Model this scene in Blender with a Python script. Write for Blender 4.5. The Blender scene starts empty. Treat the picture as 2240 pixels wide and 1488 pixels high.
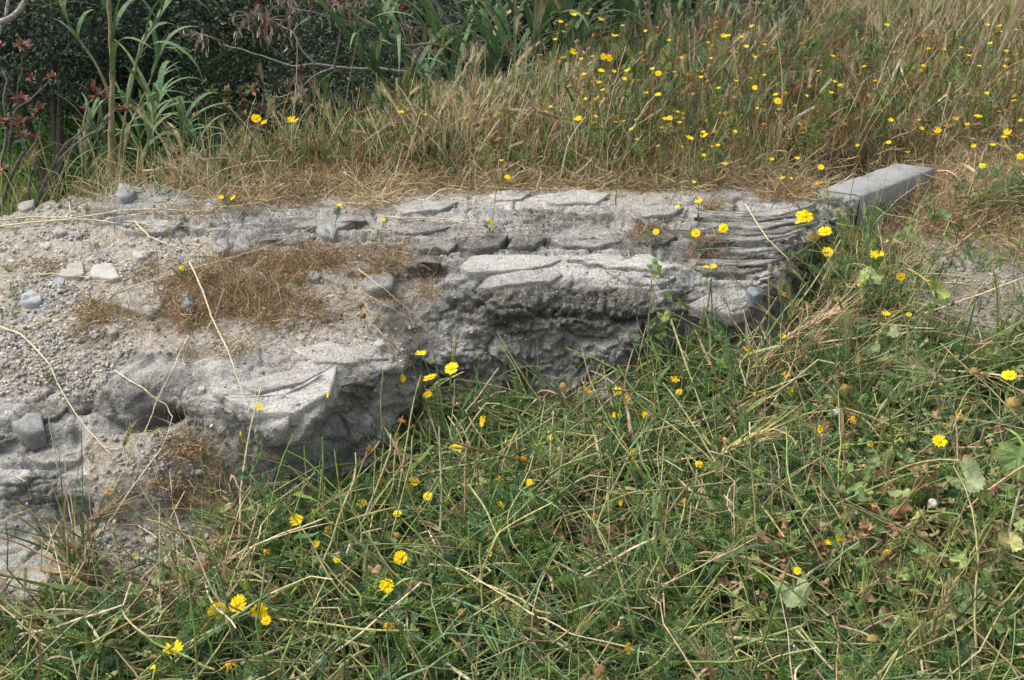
import bpy, math, random
import numpy as np
from mathutils import Vector, Matrix

# ------------------------------------------------------------------ camera, light, exposure
scene = bpy.context.scene
COL = scene.collection
CAM_H, PITCH, F = 1.65, math.radians(26.0), 2402.0
CX, CY = 1120.0, 744.0
cam_d = bpy.data.cameras.new('camera')
cam_d.sensor_width = 36.0
cam_d.lens = 36.0 * F / 2240.0
cam_d.clip_start = 0.05
cam_d.clip_end = 500.0
cam = bpy.data.objects.new('camera', cam_d)
cam.location = (0, 0, CAM_H)
cam.rotation_euler = (math.pi / 2 - PITCH, 0, 0)
COL.objects.link(cam)
scene.camera = cam

SUN_EL, SUN_AZ = math.radians(58), math.radians(-75)     # azimuth from +Y, negative = to the left
world = bpy.data.worlds.new('World')
scene.world = world
world.use_nodes = True
wn = world.node_tree
bg = wn.nodes['Background']
sky = wn.nodes.new('ShaderNodeTexSky')
sky.sky_type = 'NISHITA'
sky.sun_disc = False
sky.sun_elevation = SUN_EL
sky.sun_rotation = SUN_AZ
sky.air_density = 1.0
sky.dust_density = 7.0
sky.ozone_density = 1.0
hs = wn.nodes.new('ShaderNodeHueSaturation')      # thin cloud: paler than a clear sky
hs.inputs['Saturation'].default_value = 0.45
wn.links.new(sky.outputs[0], hs.inputs['Color'])
wn.links.new(hs.outputs[0], bg.inputs[0])
bg.inputs[1].default_value = 0.15
sun_d = bpy.data.lights.new('sun', 'SUN')
sun_d.energy = 0.6
sun_d.angle = math.radians(45)
sun_d.color = (1.0, 0.96, 0.9)
sun = bpy.data.objects.new('sun', sun_d)
sd = Vector((math.sin(SUN_AZ) * math.cos(SUN_EL), math.cos(SUN_AZ) * math.cos(SUN_EL), math.sin(SUN_EL)))
sun.rotation_euler = sd.to_track_quat('Z', 'Y').to_euler()
sun.location = (0, 0, 10)
COL.objects.link(sun)
scene.view_settings.view_transform = 'Standard'
scene.view_settings.look = 'None'
scene.view_settings.gamma = 1.0
scene.view_settings.use_curve_mapping = False
scene.view_settings.exposure = 1.0
scene.render.engine = 'CYCLES'
scene.cycles.max_bounces = 6
scene.cycles.diffuse_bounces = 4
scene.cycles.glossy_bounces = 2
scene.cycles.transmission_bounces = 4
scene.cycles.use_denoising = True

random.seed(7)
R = np.random.default_rng(11)

# ------------------------------------------------------------------ noise
def _h(ix, iy, iz, seed=0):
    x = (ix.astype(np.int64) * 374761393 + iy.astype(np.int64) * 668265263 + iz.astype(np.int64) * 2147483647 + seed * 1274126177) & 0xffffffff
    x = ((x ^ (x >> 13)) * 1274126177) & 0xffffffff
    x = ((x ^ (x >> 16)) * 2246822519) & 0xffffffff
    x = x ^ (x >> 15)
    return (x & 0xffffff) / float(0xffffff)

def vnoise(p, seed=0):
    i = np.floor(p).astype(np.int64)
    f = p - i
    f = f * f * f * (f * (f * 6 - 15) + 10)
    r = 0
    for dx in (0, 1):
        for dy in (0, 1):
            for dz in (0, 1):
                w = (f[..., 0] if dx else 1 - f[..., 0]) * (f[..., 1] if dy else 1 - f[..., 1]) * (f[..., 2] if dz else 1 - f[..., 2])
                r = r + w * _h(i[..., 0] + dx, i[..., 1] + dy, i[..., 2] + dz, seed)
    return r * 2 - 1

def fbm(p, scale, octv=4, seed=0, gain=0.5, ridge=False):
    r, a, q, t = 0, 1.0, p / scale, 0
    for o in range(octv):
        n = vnoise(q + 17.3 * o, seed + o)
        if ridge:
            n = 1 - 2 * np.abs(n)
        r = r + a * n
        t += a
        a *= gain
        q = q * 2.03
    return r / t

def facets(p, cell, seed=0, tilt=0.5):
    """fractured rock: nearest random site gives each point a flat, tilted facet"""
    q = p / cell
    i = np.floor(q).astype(np.int64)
    best = np.full(q.shape[:-1], 1e9); second = best.copy()
    val = np.zeros(q.shape[:-1])
    for dx in (-1, 0, 1):
        for dy in (-1, 0, 1):
            for dz in (-1, 0, 1):
                a, b, c = i[..., 0] + dx, i[..., 1] + dy, i[..., 2] + dz
                sx = a + _h(a, b, c, seed + 1); sy = b + _h(a, b, c, seed + 2); sz = c + _h(a, b, c, seed + 3)
                ex, ey, ez = q[..., 0] - sx, q[..., 1] - sy, q[..., 2] - sz
                d = ex * ex + ey * ey + ez * ez
                v = (_h(a, b, c, seed + 4) - .5) * 1.0 + tilt * (ex * (_h(a, b, c, seed + 5) - .5) + ey * (_h(a, b, c, seed + 6) - .5) + ez * (_h(a, b, c, seed + 7) - .5)) * 2
                m = d < best
                second = np.where(m, best, np.minimum(second, d))
                val = np.where(m, v, val)
                best = np.where(m, d, best)
    return val, np.sqrt(second) - np.sqrt(best)

def sstep(a, b, x):
    t = np.clip((x - a) / (b - a), 0, 1)
    return t * t * (3 - 2 * t)

# ------------------------------------------------------------------ mapping between photograph and place
SP, CP = math.sin(PITCH), math.cos(PITCH)
def ray(px, py):
    px, py = np.asarray(px, float), np.asarray(py, float)
    a, b = (px - CX) / F, -(py - CY) / F
    return np.stack([a, CP + b * SP, -SP + b * CP], -1)
def at_z(px, py, z):
    d = ray(px, py)
    t = (z - CAM_H) / d[..., 2]
    o = d * t[..., None]
    o[..., 2] += CAM_H
    return o
def to_px(p):
    p = np.asarray(p, float)
    x, y, z = p[..., 0], p[..., 1], p[..., 2] - CAM_H
    dep = y * CP - z * SP
    up = y * SP + z * CP
    return CX + F * x / dep, CY - F * up / dep, dep

# ------------------------------------------------------------------ mesh helpers
def mesh_obj(name, V, Fq, mat, parent=None, col=None, smooth=True, loc=None, attrs=None):
    """V (n,3); Fq (m,3) or (m,4) int arrays or a list of such arrays"""
    me = bpy.data.meshes.new(name)
    V = np.ascontiguousarray(V, dtype=np.float32)
    arrs = Fq if isinstance(Fq, (list, tuple)) else [Fq]
    arrs = [np.asarray(a, dtype=np.int32) for a in arrs if len(a)]
    nl = sum(a.size for a in arrs); nf = sum(len(a) for a in arrs)
    me.vertices.add(len(V)); me.vertices.foreach_set('co', V.ravel())
    me.loops.add(nl); me.loops.foreach_set('vertex_index', np.concatenate([a.ravel() for a in arrs]))
    me.polygons.add(nf)
    tot = np.concatenate([np.full(len(a), a.shape[1], np.int32) for a in arrs])
    st = np.concatenate([[0], np.cumsum(tot)[:-1]]).astype(np.int32)
    me.polygons.foreach_set('loop_start', st)
    me.polygons.foreach_set('loop_total', tot)
    if smooth:
        me.polygons.foreach_set('use_smooth', np.ones(nf, bool))
    if col is not None:
        ca = me.color_attributes.new('Col', 'FLOAT_COLOR', 'POINT')
        c4 = np.ones((len(V), 4), np.float32); c4[:, :3] = col
        ca.data.foreach_set('color', c4.ravel())
    me.update(calc_edges=True)
    me.materials.append(mat)
    o = bpy.data.objects.new(name, me)
    if loc is not None:
        o.location = loc
    COL.objects.link(o)
    if parent is not None:
        o.parent = parent
    return o

def tag(o, label=None, cat=None, group=None, kind=None):
    if label: o['label'] = label
    if cat: o['category'] = cat
    if group: o['group'] = group
    if kind: o['kind'] = kind
    return o

def empty(name, loc, label, cat, group=None):
    o = bpy.data.objects.new(name, None)
    o.empty_display_size = 0.05
    o.location = [float(c) for c in loc]
    COL.objects.link(o)
    return tag(o, label, cat, group)

class Soup:
    """collects coloured strips, tubes and template copies that become one mesh"""
    def __init__(s):
        s.V, s.F4, s.F3, s.C, s.n = [], [], [], [], 0
    def raw(s, V, F4=None, F3=None, C=None):
        s.V.append(V.reshape(-1, 3)); s.C.append(C.reshape(-1, 3))
        if F4 is not None and len(F4): s.F4.append(F4.reshape(-1, 4) + s.n)
        if F3 is not None and len(F3): s.F3.append(F3.reshape(-1, 3) + s.n)
        s.n += V.reshape(-1, 3).shape[0]
    def ribbons(s, P, W, C, side=None):
        """P (N,K,3) W (N,K) half widths, C (N,K,3)"""
        N, K, _ = P.shape
        T = np.gradient(P, axis=1)
        T /= np.linalg.norm(T, axis=-1, keepdims=True) + 1e-9
        if side is None:
            r = R.normal(size=(N, 1, 3)); r[..., 2] *= .4
            S = np.cross(T, r)
        else:
            S = np.broadcast_to(side[:, None, :], T.shape)
            S = S - (S * T).sum(-1, keepdims=True) * T
        S = S / (np.linalg.norm(S, axis=-1, keepdims=True) + 1e-9)
        V = np.stack([P - S * W[..., None], P + S * W[..., None]], 2)        # N,K,2,3
        i = np.arange(N)[:, None] * (2 * K) + np.arange(K - 1)[None] * 2
        s.raw(V, F4=np.stack([i, i + 1, i + 3, i + 2], -1), C=np.repeat(C[:, :, None, :], 2, 2))
    def tubes(s, P, W, C, m=3):
        N, K, _ = P.shape
        T = np.gradient(P, axis=1)
        T /= np.linalg.norm(T, axis=-1, keepdims=True) + 1e-9
        ref = np.where(np.abs(T[..., 2:3]) > .9, np.array([1., 0, 0]), np.array([0, 0, 1.]))
        A = np.cross(T, ref); A /= np.linalg.norm(A, axis=-1, keepdims=True) + 1e-9
        B = np.cross(T, A)
        ang = np.arange(m) * 2 * math.pi / m
        V = P[:, :, None] + W[..., None, None] * (A[:, :, None] * np.cos(ang)[None, None, :, None] + B[:, :, None] * np.sin(ang)[None, None, :, None])
        base = np.arange(N)[:, None, None] * (m * K) + np.arange(K - 1)[None, :, None] * m
        j = np.arange(m)[None, None]; j2 = (j + 1) % m
        s.raw(V, F4=np.stack([base + j, base + j2, base + m + j2, base + m + j], -1), C=np.repeat(C[:, :, None, :], m, 2))
    def stamp(s, T, pos, rot, scale, tint):
        """T = (V,F4,F3,C) template; pos (N,3), rot (N,3,3), scale (N,), tint (N,3) multiplies"""
        V, F4, F3, C = T
        N = len(pos); n = len(V)
        VV = np.einsum('nij,vj->nvi', rot, V) * scale[:, None, None] + pos[:, None]
        off = (np.arange(N) * n)[:, None, None]
        s.raw(VV, F4=(F4[None] + off) if len(F4) else None, F3=(F3[None] + off) if len(F3) else None, C=C[None] * tint[:, None])
    def data(s):
        V = np.concatenate(s.V); C = np.concatenate(s.C)
        Fs = []
        if s.F4: Fs.append(np.concatenate(s.F4))
        if s.F3: Fs.append(np.concatenate(s.F3))
        return V, Fs, C
    def build(s, name, mat, parent=None, smooth=True, origin=None):
        V, Fs, C = s.data()
        if origin is not None:
            V = V - np.asarray(origin, float)
        return mesh_obj(name, V, Fs, mat, parent, col=np.clip(C, 0, 1), smooth=smooth)

def rot_from(z, spin=None):
    """(N,3) unit z axes -> (N,3,3) matrices with random or given spin"""
    z = z / (np.linalg.norm(z, axis=-1, keepdims=True) + 1e-9)
    N = len(z)
    r = np.where(np.abs(z[:, 2:3]) > .9, np.array([1., 0, 0]), np.array([0, 0, 1.]))
    a = np.cross(r, z); a /= np.linalg.norm(a, axis=-1, keepdims=True) + 1e-9
    b = np.cross(z, a)
    s = R.uniform(0, 2 * math.pi, N) if spin is None else spin
    c_, s_ = np.cos(s)[:, None], np.sin(s)[:, None]
    x = a * c_ + b * s_
    y = np.cross(z, x)
    return np.stack([x, y, z], -1)

# ------------------------------------------------------------------ materials
def new_mat(name):
    m = bpy.data.materials.new(name); m.use_nodes = True
    nt = m.node_tree
    for n in list(nt.nodes): nt.nodes.remove(n)
    return m, nt
def nd(nt, t, **kw):
    n = nt.nodes.new(t)
    for k, v in kw.items(): setattr(n, k, v)
    return n

def plant_mat(name, trans=0.25, rough=0.6, spec=0.25, vary=0.35, vscale=60):
    m, nt = new_mat(name)
    out = nd(nt, 'ShaderNodeOutputMaterial'); mix = nd(nt, 'ShaderNodeMixShader')
    pb = nd(nt, 'ShaderNodeBsdfPrincipled'); tr = nd(nt, 'ShaderNodeBsdfTranslucent')
    at = nd(nt, 'ShaderNodeAttribute', attribute_name='Col')
    no = nd(nt, 'ShaderNodeTexNoise'); no.inputs['Scale'].default_value = vscale; no.inputs['Detail'].default_value = 3
    geo = nd(nt, 'ShaderNodeNewGeometry')
    nt.links.new(geo.outputs['Position'], no.inputs['Vector'])
    mr = nd(nt, 'ShaderNodeMapRange')
    mr.inputs[1].default_value = .3; mr.inputs[2].default_value = .7
    mr.inputs[3].default_value = 1 - vary; mr.inputs[4].default_value = 1 + vary
    nt.links.new(no.outputs[0], mr.inputs[0])
    vm = nd(nt, 'ShaderNodeVectorMath', operation='SCALE')
    nt.links.new(at.outputs['Color'], vm.inputs[0]); nt.links.new(mr.outputs[0], vm.inputs['Scale'])
    nt.links.new(vm.outputs[0], pb.inputs['Base Color']); nt.links.new(vm.outputs[0], tr.inputs['Color'])
    pb.inputs['Roughness'].default_value = rough
    pb.inputs['Specular IOR Level'].default_value = spec
    mix.inputs[0].default_value = trans
    nt.links.new(pb.outputs[0], mix.inputs[1]); nt.links.new(tr.outputs[0], mix.inputs[2])
    nt.links.new(mix.outputs[0], out.inputs[0])
    return m

M_GRASS = plant_mat('grass_blades', .22)
M_STRAW = plant_mat('straw', .12, .5, .35, .25)
M_LEAF = plant_mat('broad_leaf', .3, .5, .35, .3, 90)
M_PETAL = plant_mat('petal', .3, .6, .15, .12, 120)
M_DISC = plant_mat('flower_disc', .0, .85, .05, .45, 700)
M_BARK = plant_mat('bark', .0, .85, .1, .5, 90)
M_FOL = plant_mat('shrub_leaf', .15, .5, .3, .3, 6)

def ramp(nt, stops):
    r = nd(nt, 'ShaderNodeValToRGB')
    el = r.color_ramp.elements
    el[0].position, el[0].color = stops[0][0], (*stops[0][1], 1)
    el[1].position, el[1].color = stops[-1][0], (*stops[-1][1], 1)
    for p, c in stops[1:-1]:
        e = el.new(p); e.color = (*c, 1)
    return r
def tex(nt, kind, scale, vec, detail=6, rough=.6, dist=0, **kw):
    n = nd(nt, kind, **kw)
    n.inputs['Scale'].default_value = scale
    if kind == 'ShaderNodeTexNoise':
        n.inputs['Detail'].default_value = detail; n.inputs['Roughness'].default_value = rough
        n.inputs['Distortion'].default_value = dist
    nt.links.new(vec, n.inputs['Vector'])
    return n
def mixc(nt, a, b, fac, mode='MIX'):
    n = nd(nt, 'ShaderNodeMix', data_type='RGBA', blend_type=mode)
    for s, v in ((n.inputs[6], a), (n.inputs[7], b), (n.inputs[0], fac)):
        if isinstance(v, (int, float)): s.default_value = v
        elif isinstance(v, tuple): s.default_value = (*v, 1)
        else: nt.links.new(v, s)
    return n.outputs[2]
def mth(nt, op, a, b=None, clamp=False):
    n = nd(nt, 'ShaderNodeMath', operation=op, use_clamp=clamp)
    for i, v in enumerate((a, b)):
        if v is None: continue
        if isinstance(v, (int, float)): n.inputs[i].default_value = v
        else: nt.links.new(v, n.inputs[i])
    return n.outputs[0]

def rock_mat():
    """limestone; the colour attribute holds (dark lichen with painted shade, pale fresh stone, soil dust)"""
    m, nt = new_mat('limestone')
    out = nd(nt, 'ShaderNodeOutputMaterial'); pb = nd(nt, 'ShaderNodeBsdfPrincipled')
    geo = nd(nt, 'ShaderNodeNewGeometry'); P = geo.outputs['Position']
    at = nd(nt, 'ShaderNodeAttribute', attribute_name='Col')
    sp = nd(nt, 'ShaderNodeSeparateColor'); nt.links.new(at.outputs['Color'], sp.inputs[0])
    dark, pale, dust = sp.outputs
    n1 = tex(nt, 'ShaderNodeTexNoise', 7, P, 8, .65, .4)
    r1 = ramp(nt, [(.32, (.13, .13, .122)), (.44, (.225, .225, .21)), (.54, (.33, .325, .30)), (.68, (.46, .45, .42))])
    nt.links.new(n1.outputs[0], r1.inputs[0])
    base = r1.outputs[0]
    # blue-grey patches
    n2 = tex(nt, 'ShaderNodeTexNoise', 11, P, 7, .7, .8)
    f2 = ramp(nt, [(.52, (0, 0, 0)), (.6, (1, 1, 1))]); nt.links.new(n2.outputs[0], f2.inputs[0])
    base = mixc(nt, base, (.215, .225, .225), mth(nt, 'MULTIPLY', f2.outputs[0], .6))
    # pale stone
    n3 = tex(nt, 'ShaderNodeTexNoise', 26, P, 6, .7)
    r3 = ramp(nt, [(.3, (.36, .35, .325)), (.6, (.50, .485, .45))]); nt.links.new(n3.outputs[0], r3.inputs[0])
    base = mixc(nt, base, r3.outputs[0], mth(nt, 'MULTIPLY', pale, .9))
    # soil dust
    n4 = tex(nt, 'ShaderNodeTexNoise', 60, P, 6, .75)
    r4 = ramp(nt, [(.3, (.20, .175, .14)), (.5, (.32, .29, .245)), (.7, (.43, .405, .36))]); nt.links.new(n4.outputs[0], r4.inputs[0])
    n4b = tex(nt, 'ShaderNodeTexNoise', 18, P, 5, .7)
    fd = mth(nt, 'MULTIPLY', dust, mth(nt, 'ADD', .35, mth(nt, 'MULTIPLY', n4b.outputs[0], 1.3)), True)
    base = mixc(nt, base, r4.outputs[0], fd)
    # dark lichen / weather crust and painted lower-face shade, with mottled edge
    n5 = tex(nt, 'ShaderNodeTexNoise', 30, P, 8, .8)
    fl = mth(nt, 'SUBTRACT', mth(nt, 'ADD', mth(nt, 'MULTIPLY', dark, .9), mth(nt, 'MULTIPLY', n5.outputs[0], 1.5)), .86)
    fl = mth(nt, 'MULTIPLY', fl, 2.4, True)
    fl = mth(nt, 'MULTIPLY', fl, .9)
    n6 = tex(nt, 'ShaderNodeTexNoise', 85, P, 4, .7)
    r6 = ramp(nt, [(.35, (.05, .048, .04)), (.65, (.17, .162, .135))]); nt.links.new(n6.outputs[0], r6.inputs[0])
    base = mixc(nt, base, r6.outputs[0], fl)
    # pale and dark specks
    v1 = tex(nt, 'ShaderNodeTexVoronoi', 190, P)
    n7 = tex(nt, 'ShaderNodeTexNoise', 33, P, 3, .6)
    f7 = mth(nt, 'MULTIPLY', mth(nt, 'LESS_THAN', v1.outputs['Distance'], .34), mth(nt, 'GREATER_THAN', n7.outputs[0], .53))
    base = mixc(nt, base, (.56, .55, .51), mth(nt, 'MULTIPLY', f7, .38))
    v2 = tex(nt, 'ShaderNodeTexVoronoi', 150, P)
    f8 = mth(nt, 'MULTIPLY', mth(nt, 'LESS_THAN', v2.outputs['Distance'], .27), mth(nt, 'LESS_THAN', n7.outputs[0], .47))
    base = mixc(nt, base, (.10, .10, .09), mth(nt, 'MULTIPLY', f8, .5))
    # grain
    ng_ = tex(nt, 'ShaderNodeTexNoise', 150, P, 4, .75)
    rg = ramp(nt, [(.32, (.66, .66, .65)), (.5, (1, 1, 1)), (.68, (1.35, 1.35, 1.34))]); nt.links.new(ng_.outputs[0], rg.inputs[0])
    base = mixc(nt, base, rg.outputs[0], 1.0, 'MULTIPLY')
    # hairline cracks
    nw = tex(nt, 'ShaderNodeTexNoise', 6, P, 4, .6)
    va = nd(nt, 'ShaderNodeVectorMath', operation='SCALE'); nt.links.new(nw.outputs['Color'], va.inputs[0]); va.inputs['Scale'].default_value = .22
    vb = nd(nt, 'ShaderNodeVectorMath', operation='ADD'); nt.links.new(P, vb.inputs[0]); nt.links.new(va.outputs[0], vb.inputs[1])
    vc = nd(nt, 'ShaderNodeVectorMath', operation='MULTIPLY'); nt.links.new(vb.outputs[0], vc.inputs[0]); vc.inputs[1].default_value = (.55, 1.25, 1.5)
    vk = tex(nt, 'ShaderNodeTexVoronoi', 8.5, vc.outputs[0], feature='DISTANCE_TO_EDGE')
    km = tex(nt, 'ShaderNodeTexNoise', 5, P, 3, .6)
    ck = mth(nt, 'SUBTRACT', 1.0, mth(nt, 'MULTIPLY', vk.outputs['Distance'], 60.0), True)
    ck = mth(nt, 'MULTIPLY', ck, mth(nt, 'MULTIPLY', mth(nt, 'SUBTRACT', km.outputs[0], .54), 9.0, True), True)
    ck = mth(nt, 'MULTIPLY', ck, mth(nt, 'SUBTRACT', 1.0, mth(nt, 'MULTIPLY', dust, .8)), True)
    base = mixc(nt, base, (.07, .065, .055), mth(nt, 'MULTIPLY', ck, .65))
    nt.links.new(base, pb.inputs['Base Color'])
    pb.inputs['Roughness'].default_value = .92; pb.inputs['Specular IOR Level'].default_value = .15
    # fine relief
    b1 = tex(nt, 'ShaderNodeTexNoise', 80, P, 8, .68)
    b2 = tex(nt, 'ShaderNodeTexVoronoi', 110, P, feature='F1')
    b3 = tex(nt, 'ShaderNodeTexNoise', 300, P, 3, .6)
    hsum = mth(nt, 'ADD', mth(nt, 'MULTIPLY', b1.outputs[0], 1.3), mth(nt, 'ADD', mth(nt, 'MULTIPLY', b2.outputs['Distance'], .35), mth(nt, 'MULTIPLY', b3.outputs[0], .25)))
    hsum = mth(nt, 'SUBTRACT', hsum, mth(nt, 'MULTIPLY', ck, .9))
    bu = nd(nt, 'ShaderNodeBump'); bu.inputs['Strength'].default_value = 1.0; bu.inputs['Distance'].default_value = .008
    nt.links.new(hsum, bu.inputs['Height']); nt.links.new(bu.outputs[0], pb.inputs['Normal'])
    nt.links.new(pb.outputs[0], out.inputs[0])
    return m
M_ROCK = rock_mat()

def simple_mat(name, stops, scale, bump=.5, bdist=.006, rough=.9, bscale=None, use_col=False, speck=None):
    m, nt = new_mat(name)
    out = nd(nt, 'ShaderNodeOutputMaterial'); pb = nd(nt, 'ShaderNodeBsdfPrincipled')
    geo = nd(nt, 'ShaderNodeNewGeometry'); P = geo.outputs['Position']
    n1 = tex(nt, 'ShaderNodeTexNoise', scale, P, 8, .7, .3)
    r1 = ramp(nt, stops); nt.links.new(n1.outputs[0], r1.inputs[0])
    c = r1.outputs[0]
    if use_col:
        at = nd(nt, 'ShaderNodeAttribute', attribute_name='Col')
        c = mixc(nt, at.outputs['Color'], c, 1.0, 'MULTIPLY')
    if speck:
        v = tex(nt, 'ShaderNodeTexVoronoi', speck[0], P)
        c = mixc(nt, c, speck[1], mth(nt, 'MULTIPLY', mth(nt, 'LESS_THAN', v.outputs['Distance'], speck[2]), .7))
    nt.links.new(c, pb.inputs['Base Color'])
    pb.inputs['Roughness'].default_value = rough; pb.inputs['Specular IOR Level'].default_value = .15
    b1 = tex(nt, 'ShaderNodeTexNoise', bscale or scale * 6, P, 8, .75)
    bu = nd(nt, 'ShaderNodeBump'); bu.inputs['Strength'].default_value = bump; bu.inputs['Distance'].default_value = bdist
    nt.links.new(b1.outputs[0], bu.inputs['Height']); nt.links.new(bu.outputs[0], pb.inputs['Normal'])
    nt.links.new(pb.outputs[0], out.inputs[0])
    return m
M_SOIL = simple_mat('soil', [(.3, (.045, .034, .025)), (.5, (.09, .07, .052)), (.7, (.17, .14, .108))], 9, .8, .012, bscale=70, speck=(160, (.36, .33, .28), .25))
M_PATH = simple_mat('bare_soil', [(.3, (.17, .14, .11)), (.5, (.25, .215, .175)), (.72, (.35, .31, .265))], 12, .8, .008, bscale=80, speck=(150, (.5, .48, .44), .24))
M_PEB = simple_mat('pebble_stone', [(.3, (.62, .60, .57)), (.7, (1.0, .99, .96))], 40, .5, .003, use_col=True, bscale=160)
M_STONE = simple_mat('loose_stone', [(.3, (.6, .6, .6)), (.7, (1.05, 1.03, 1.0))], 22, .6, .005, use_col=True, bscale=110, speck=(140, (.46, .45, .42), .2))
M_CONC = simple_mat('concrete', [(.3, (.13, .132, .128)), (.46, (.23, .235, .23)), (.6, (.265, .265, .255)), (.75, (.34, .33, .305))], 9, .35, .002, bscale=260, speck=(210, (.17, .165, .15), .16))
M_BROKEN = simple_mat('broken_concrete', [(.3, (.20, .19, .17)), (.5, (.34, .33, .30)), (.7, (.50, .48, .44))], 45, .9, .012, bscale=90, speck=(60, (.16, .17, .17), .3))
M_SHELL = simple_mat('snail_shell', [(.3, (.35, .31, .26)), (.7, (.6, .56, .48))], 120, .2, .001, rough=.4)
# ------------------------------------------------------------------ terrain
def ybound(x):      # beyond this line the ground drops into the gully
    return np.interp(x, [-6, -3, -1.5, -1.0, -.5, -.1, .3, .8, 1.5, 2.5, 5], [3.0, 3.35, 3.72, 3.95, 4.15, 4.5, 5.0, 5.4, 5.9, 6.9, 8.6])
def G(x, y):
    x, y = np.asarray(x, float), np.asarray(y, float)
    top = np.interp(x, [-6, -1.9, -1.2, .9, 1.15, 1.6, 6], [.30, .35, .39, .385, .30, .27, .30])
    top = top + .045 * np.clip(y - 4.2, 0, 20) + .05 * np.sin(x * 1.3 + y * .9) * sstep(4, 5.5, y)
    z = top * sstep(2.2, 3.4, y) + -.12 * (1 - sstep(2.2, 3.4, y))
    drop = sstep(0.0, 1.6, y - ybound(x))
    z = z * (1 - drop) + (-1.25 + .05 * np.sin(x * 1.1) + .07 * (y - 7)) * drop
    return z

CPTS = [
 # far top of the rock
 (-500,520,.33),(0,475,.35),(170,430,.385),(280,402,.41),(430,412,.40),(560,418,.39),(700,400,.385),(900,390,.39),(1150,392,.40),(1400,388,.40),(1650,390,.375),(1770,400,.34),
 (1830,395,.29),(2240,400,.27),(2750,400,.30),(2100,350,.28),(1120,350,.40),(1600,350,.39),
 # left gravel and slabs
 (-500,700,.30),(-500,900,.25),(0,600,.34),(200,560,.355),(200,700,.33),(0,760,.30),(400,590,.37),(300,640,.35),(600,520,.385),(720,545,.39),(600,650,.35),(500,700,.33),
 (600,740,.315),(750,740,.315),(450,790,.31),(330,790,.30),(250,800,.29),(500,470,.40),(850,470,.40),
 # front boulder: left part
 (225,840,.27),(200,900,.21),(300,840,.275),(380,850,.27),(450,870,.275),(290,910,.21),(350,935,.19),(430,940,.19),(250,940,.19),
 # front boulder: lip and foot
 (490,885,.285),(560,905,.28),(640,912,.28),(700,872,.29),(738,815,.30),(800,785,.305),(868,800,.28),(640,840,.30),
 (490,950,.20),(520,985,.16),(560,1015,.12),(600,1055,.07),(680,1066,.04),(760,1050,.04),(830,1005,.06),(866,950,.09),(878,880,.15),(640,990,.155),(740,930,.175),(800,880,.215),(820,940,.14),
 (700,1092,.0),(600,1085,.01),(800,1065,.0),(880,990,.02),
 # gully with gravel
 (240,1000,.17),(350,985,.17),(400,1030,.13),(450,1080,.07),(500,1130,.03),(340,1090,.09),(240,1080,.12),(300,1130,.05),(430,1150,.02),(300,1210,.0),(400,1210,-.01),(500,1190,0),
 # left ledges
 (-500,1000,.20),(0,870,.255),(100,860,.25),(160,900,.225),(0,950,.22),(100,925,.22),(172,985,.175),(60,1000,.175),(0,985,.185),(120,1005,.17),
 (0,1000,.18),(60,1030,.165),(20,1100,.10),(150,1040,.145),(185,1060,.13),(195,1140,.05),(120,1200,.025),(40,1190,.04),(0,1200,.035),(60,1250,.03),(110,1270,.02),(0,1325,.01),(90,1320,-.005),(-500,1250,.02),
 (0,1375,-.04),(110,1345,-.035),(160,1260,-.01),
 # rock ledge in the middle: break of slope, bevel, rough face, foot
 (1000,582,.392),(1120,572,.395),(1230,560,.397),(1350,562,.395),(1460,572,.385),(1010,520,.40),(1230,500,.405),(1450,500,.39),
 (1040,645,.35),(1120,645,.35),(1230,628,.355),(1340,628,.355),(1440,640,.345),
 (1060,700,.29),(1140,700,.29),(1230,690,.295),(1330,692,.292),(1420,705,.28),
 (1060,760,.215),(1140,735,.24),(1230,720,.255),(1330,720,.255),(1130,775,.18),(1230,775,.17),(1340,765,.185),(1400,765,.18),
 (990,880,.05),(1130,850,.07),(1300,830,.09),(1400,812,.11),(1500,792,.12),(1650,765,.135),
 # left shoulder of that ledge
 (930,745,.22),(965,690,.29),(955,620,.35),(900,640,.335),(850,680,.315),(870,740,.25),(905,800,.17),(925,860,.09),(950,800,.17),(1000,760,.22),(1000,700,.28),
 # small block right of the crack, and the layered rock
 (1480,650,.33),(1500,700,.25),(1540,660,.30),(1600,650,.30),(1640,665,.28),(1560,712,.235),(1620,715,.22),(1500,750,.18),(1600,750,.165),
 (1560,600,.345),(1650,600,.34),(1700,605,.325),(1740,560,.34),(1775,520,.345),(1600,520,.375),(1690,470,.37),(1800,480,.35),(1845,470,.33),
 (1700,680,.18),(1745,635,.19),(1785,590,.195),(1810,550,.21),(1860,515,.23),
 # soil on the right and in front
 (1900,500,.235),(2000,450,.25),(2240,560,.19),(2750,560,.22),(1900,620,.165),(2100,620,.15),(2240,700,.12),(2240,850,.07),(1950,850,.06),(2750,900,.08),
 (1000,960,.03),(1300,900,.05),(1600,850,.08),(1770,740,.125),
 (-500,1400,-.05),(0,1488,-.05),(300,1300,-.03),(300,1488,-.05),(700,1200,-.01),(700,1488,-.05),(1120,1150,0),(1120,1488,-.05),(1600,1100,.01),(1600,1488,-.05),(2240,1488,-.05),(2240,1150,0),
 (2750,1488,-.03),(2750,1150,.02),(-500,1900,-.08),(300,1900,-.08),(1120,1900,-.08),(2000,1900,-.08),(2750,1900,-.08)]
cp = np.array(CPTS, float)
_c = 14.0
def _phi(d2): return np.sqrt(d2 + _c * _c)
_A = _phi(((cp[:, None, :2] - cp[None, :, :2]) ** 2).sum(-1))
_n = len(cp)
_M = np.zeros((_n + 3, _n + 3)); _M[:_n, :_n] = _A + np.eye(_n) * -1.5
_M[:_n, _n] = 1; _M[:_n, _n + 1:] = cp[:, :2] / 1000; _M[_n:, :_n] = _M[:_n, _n:].T
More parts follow.
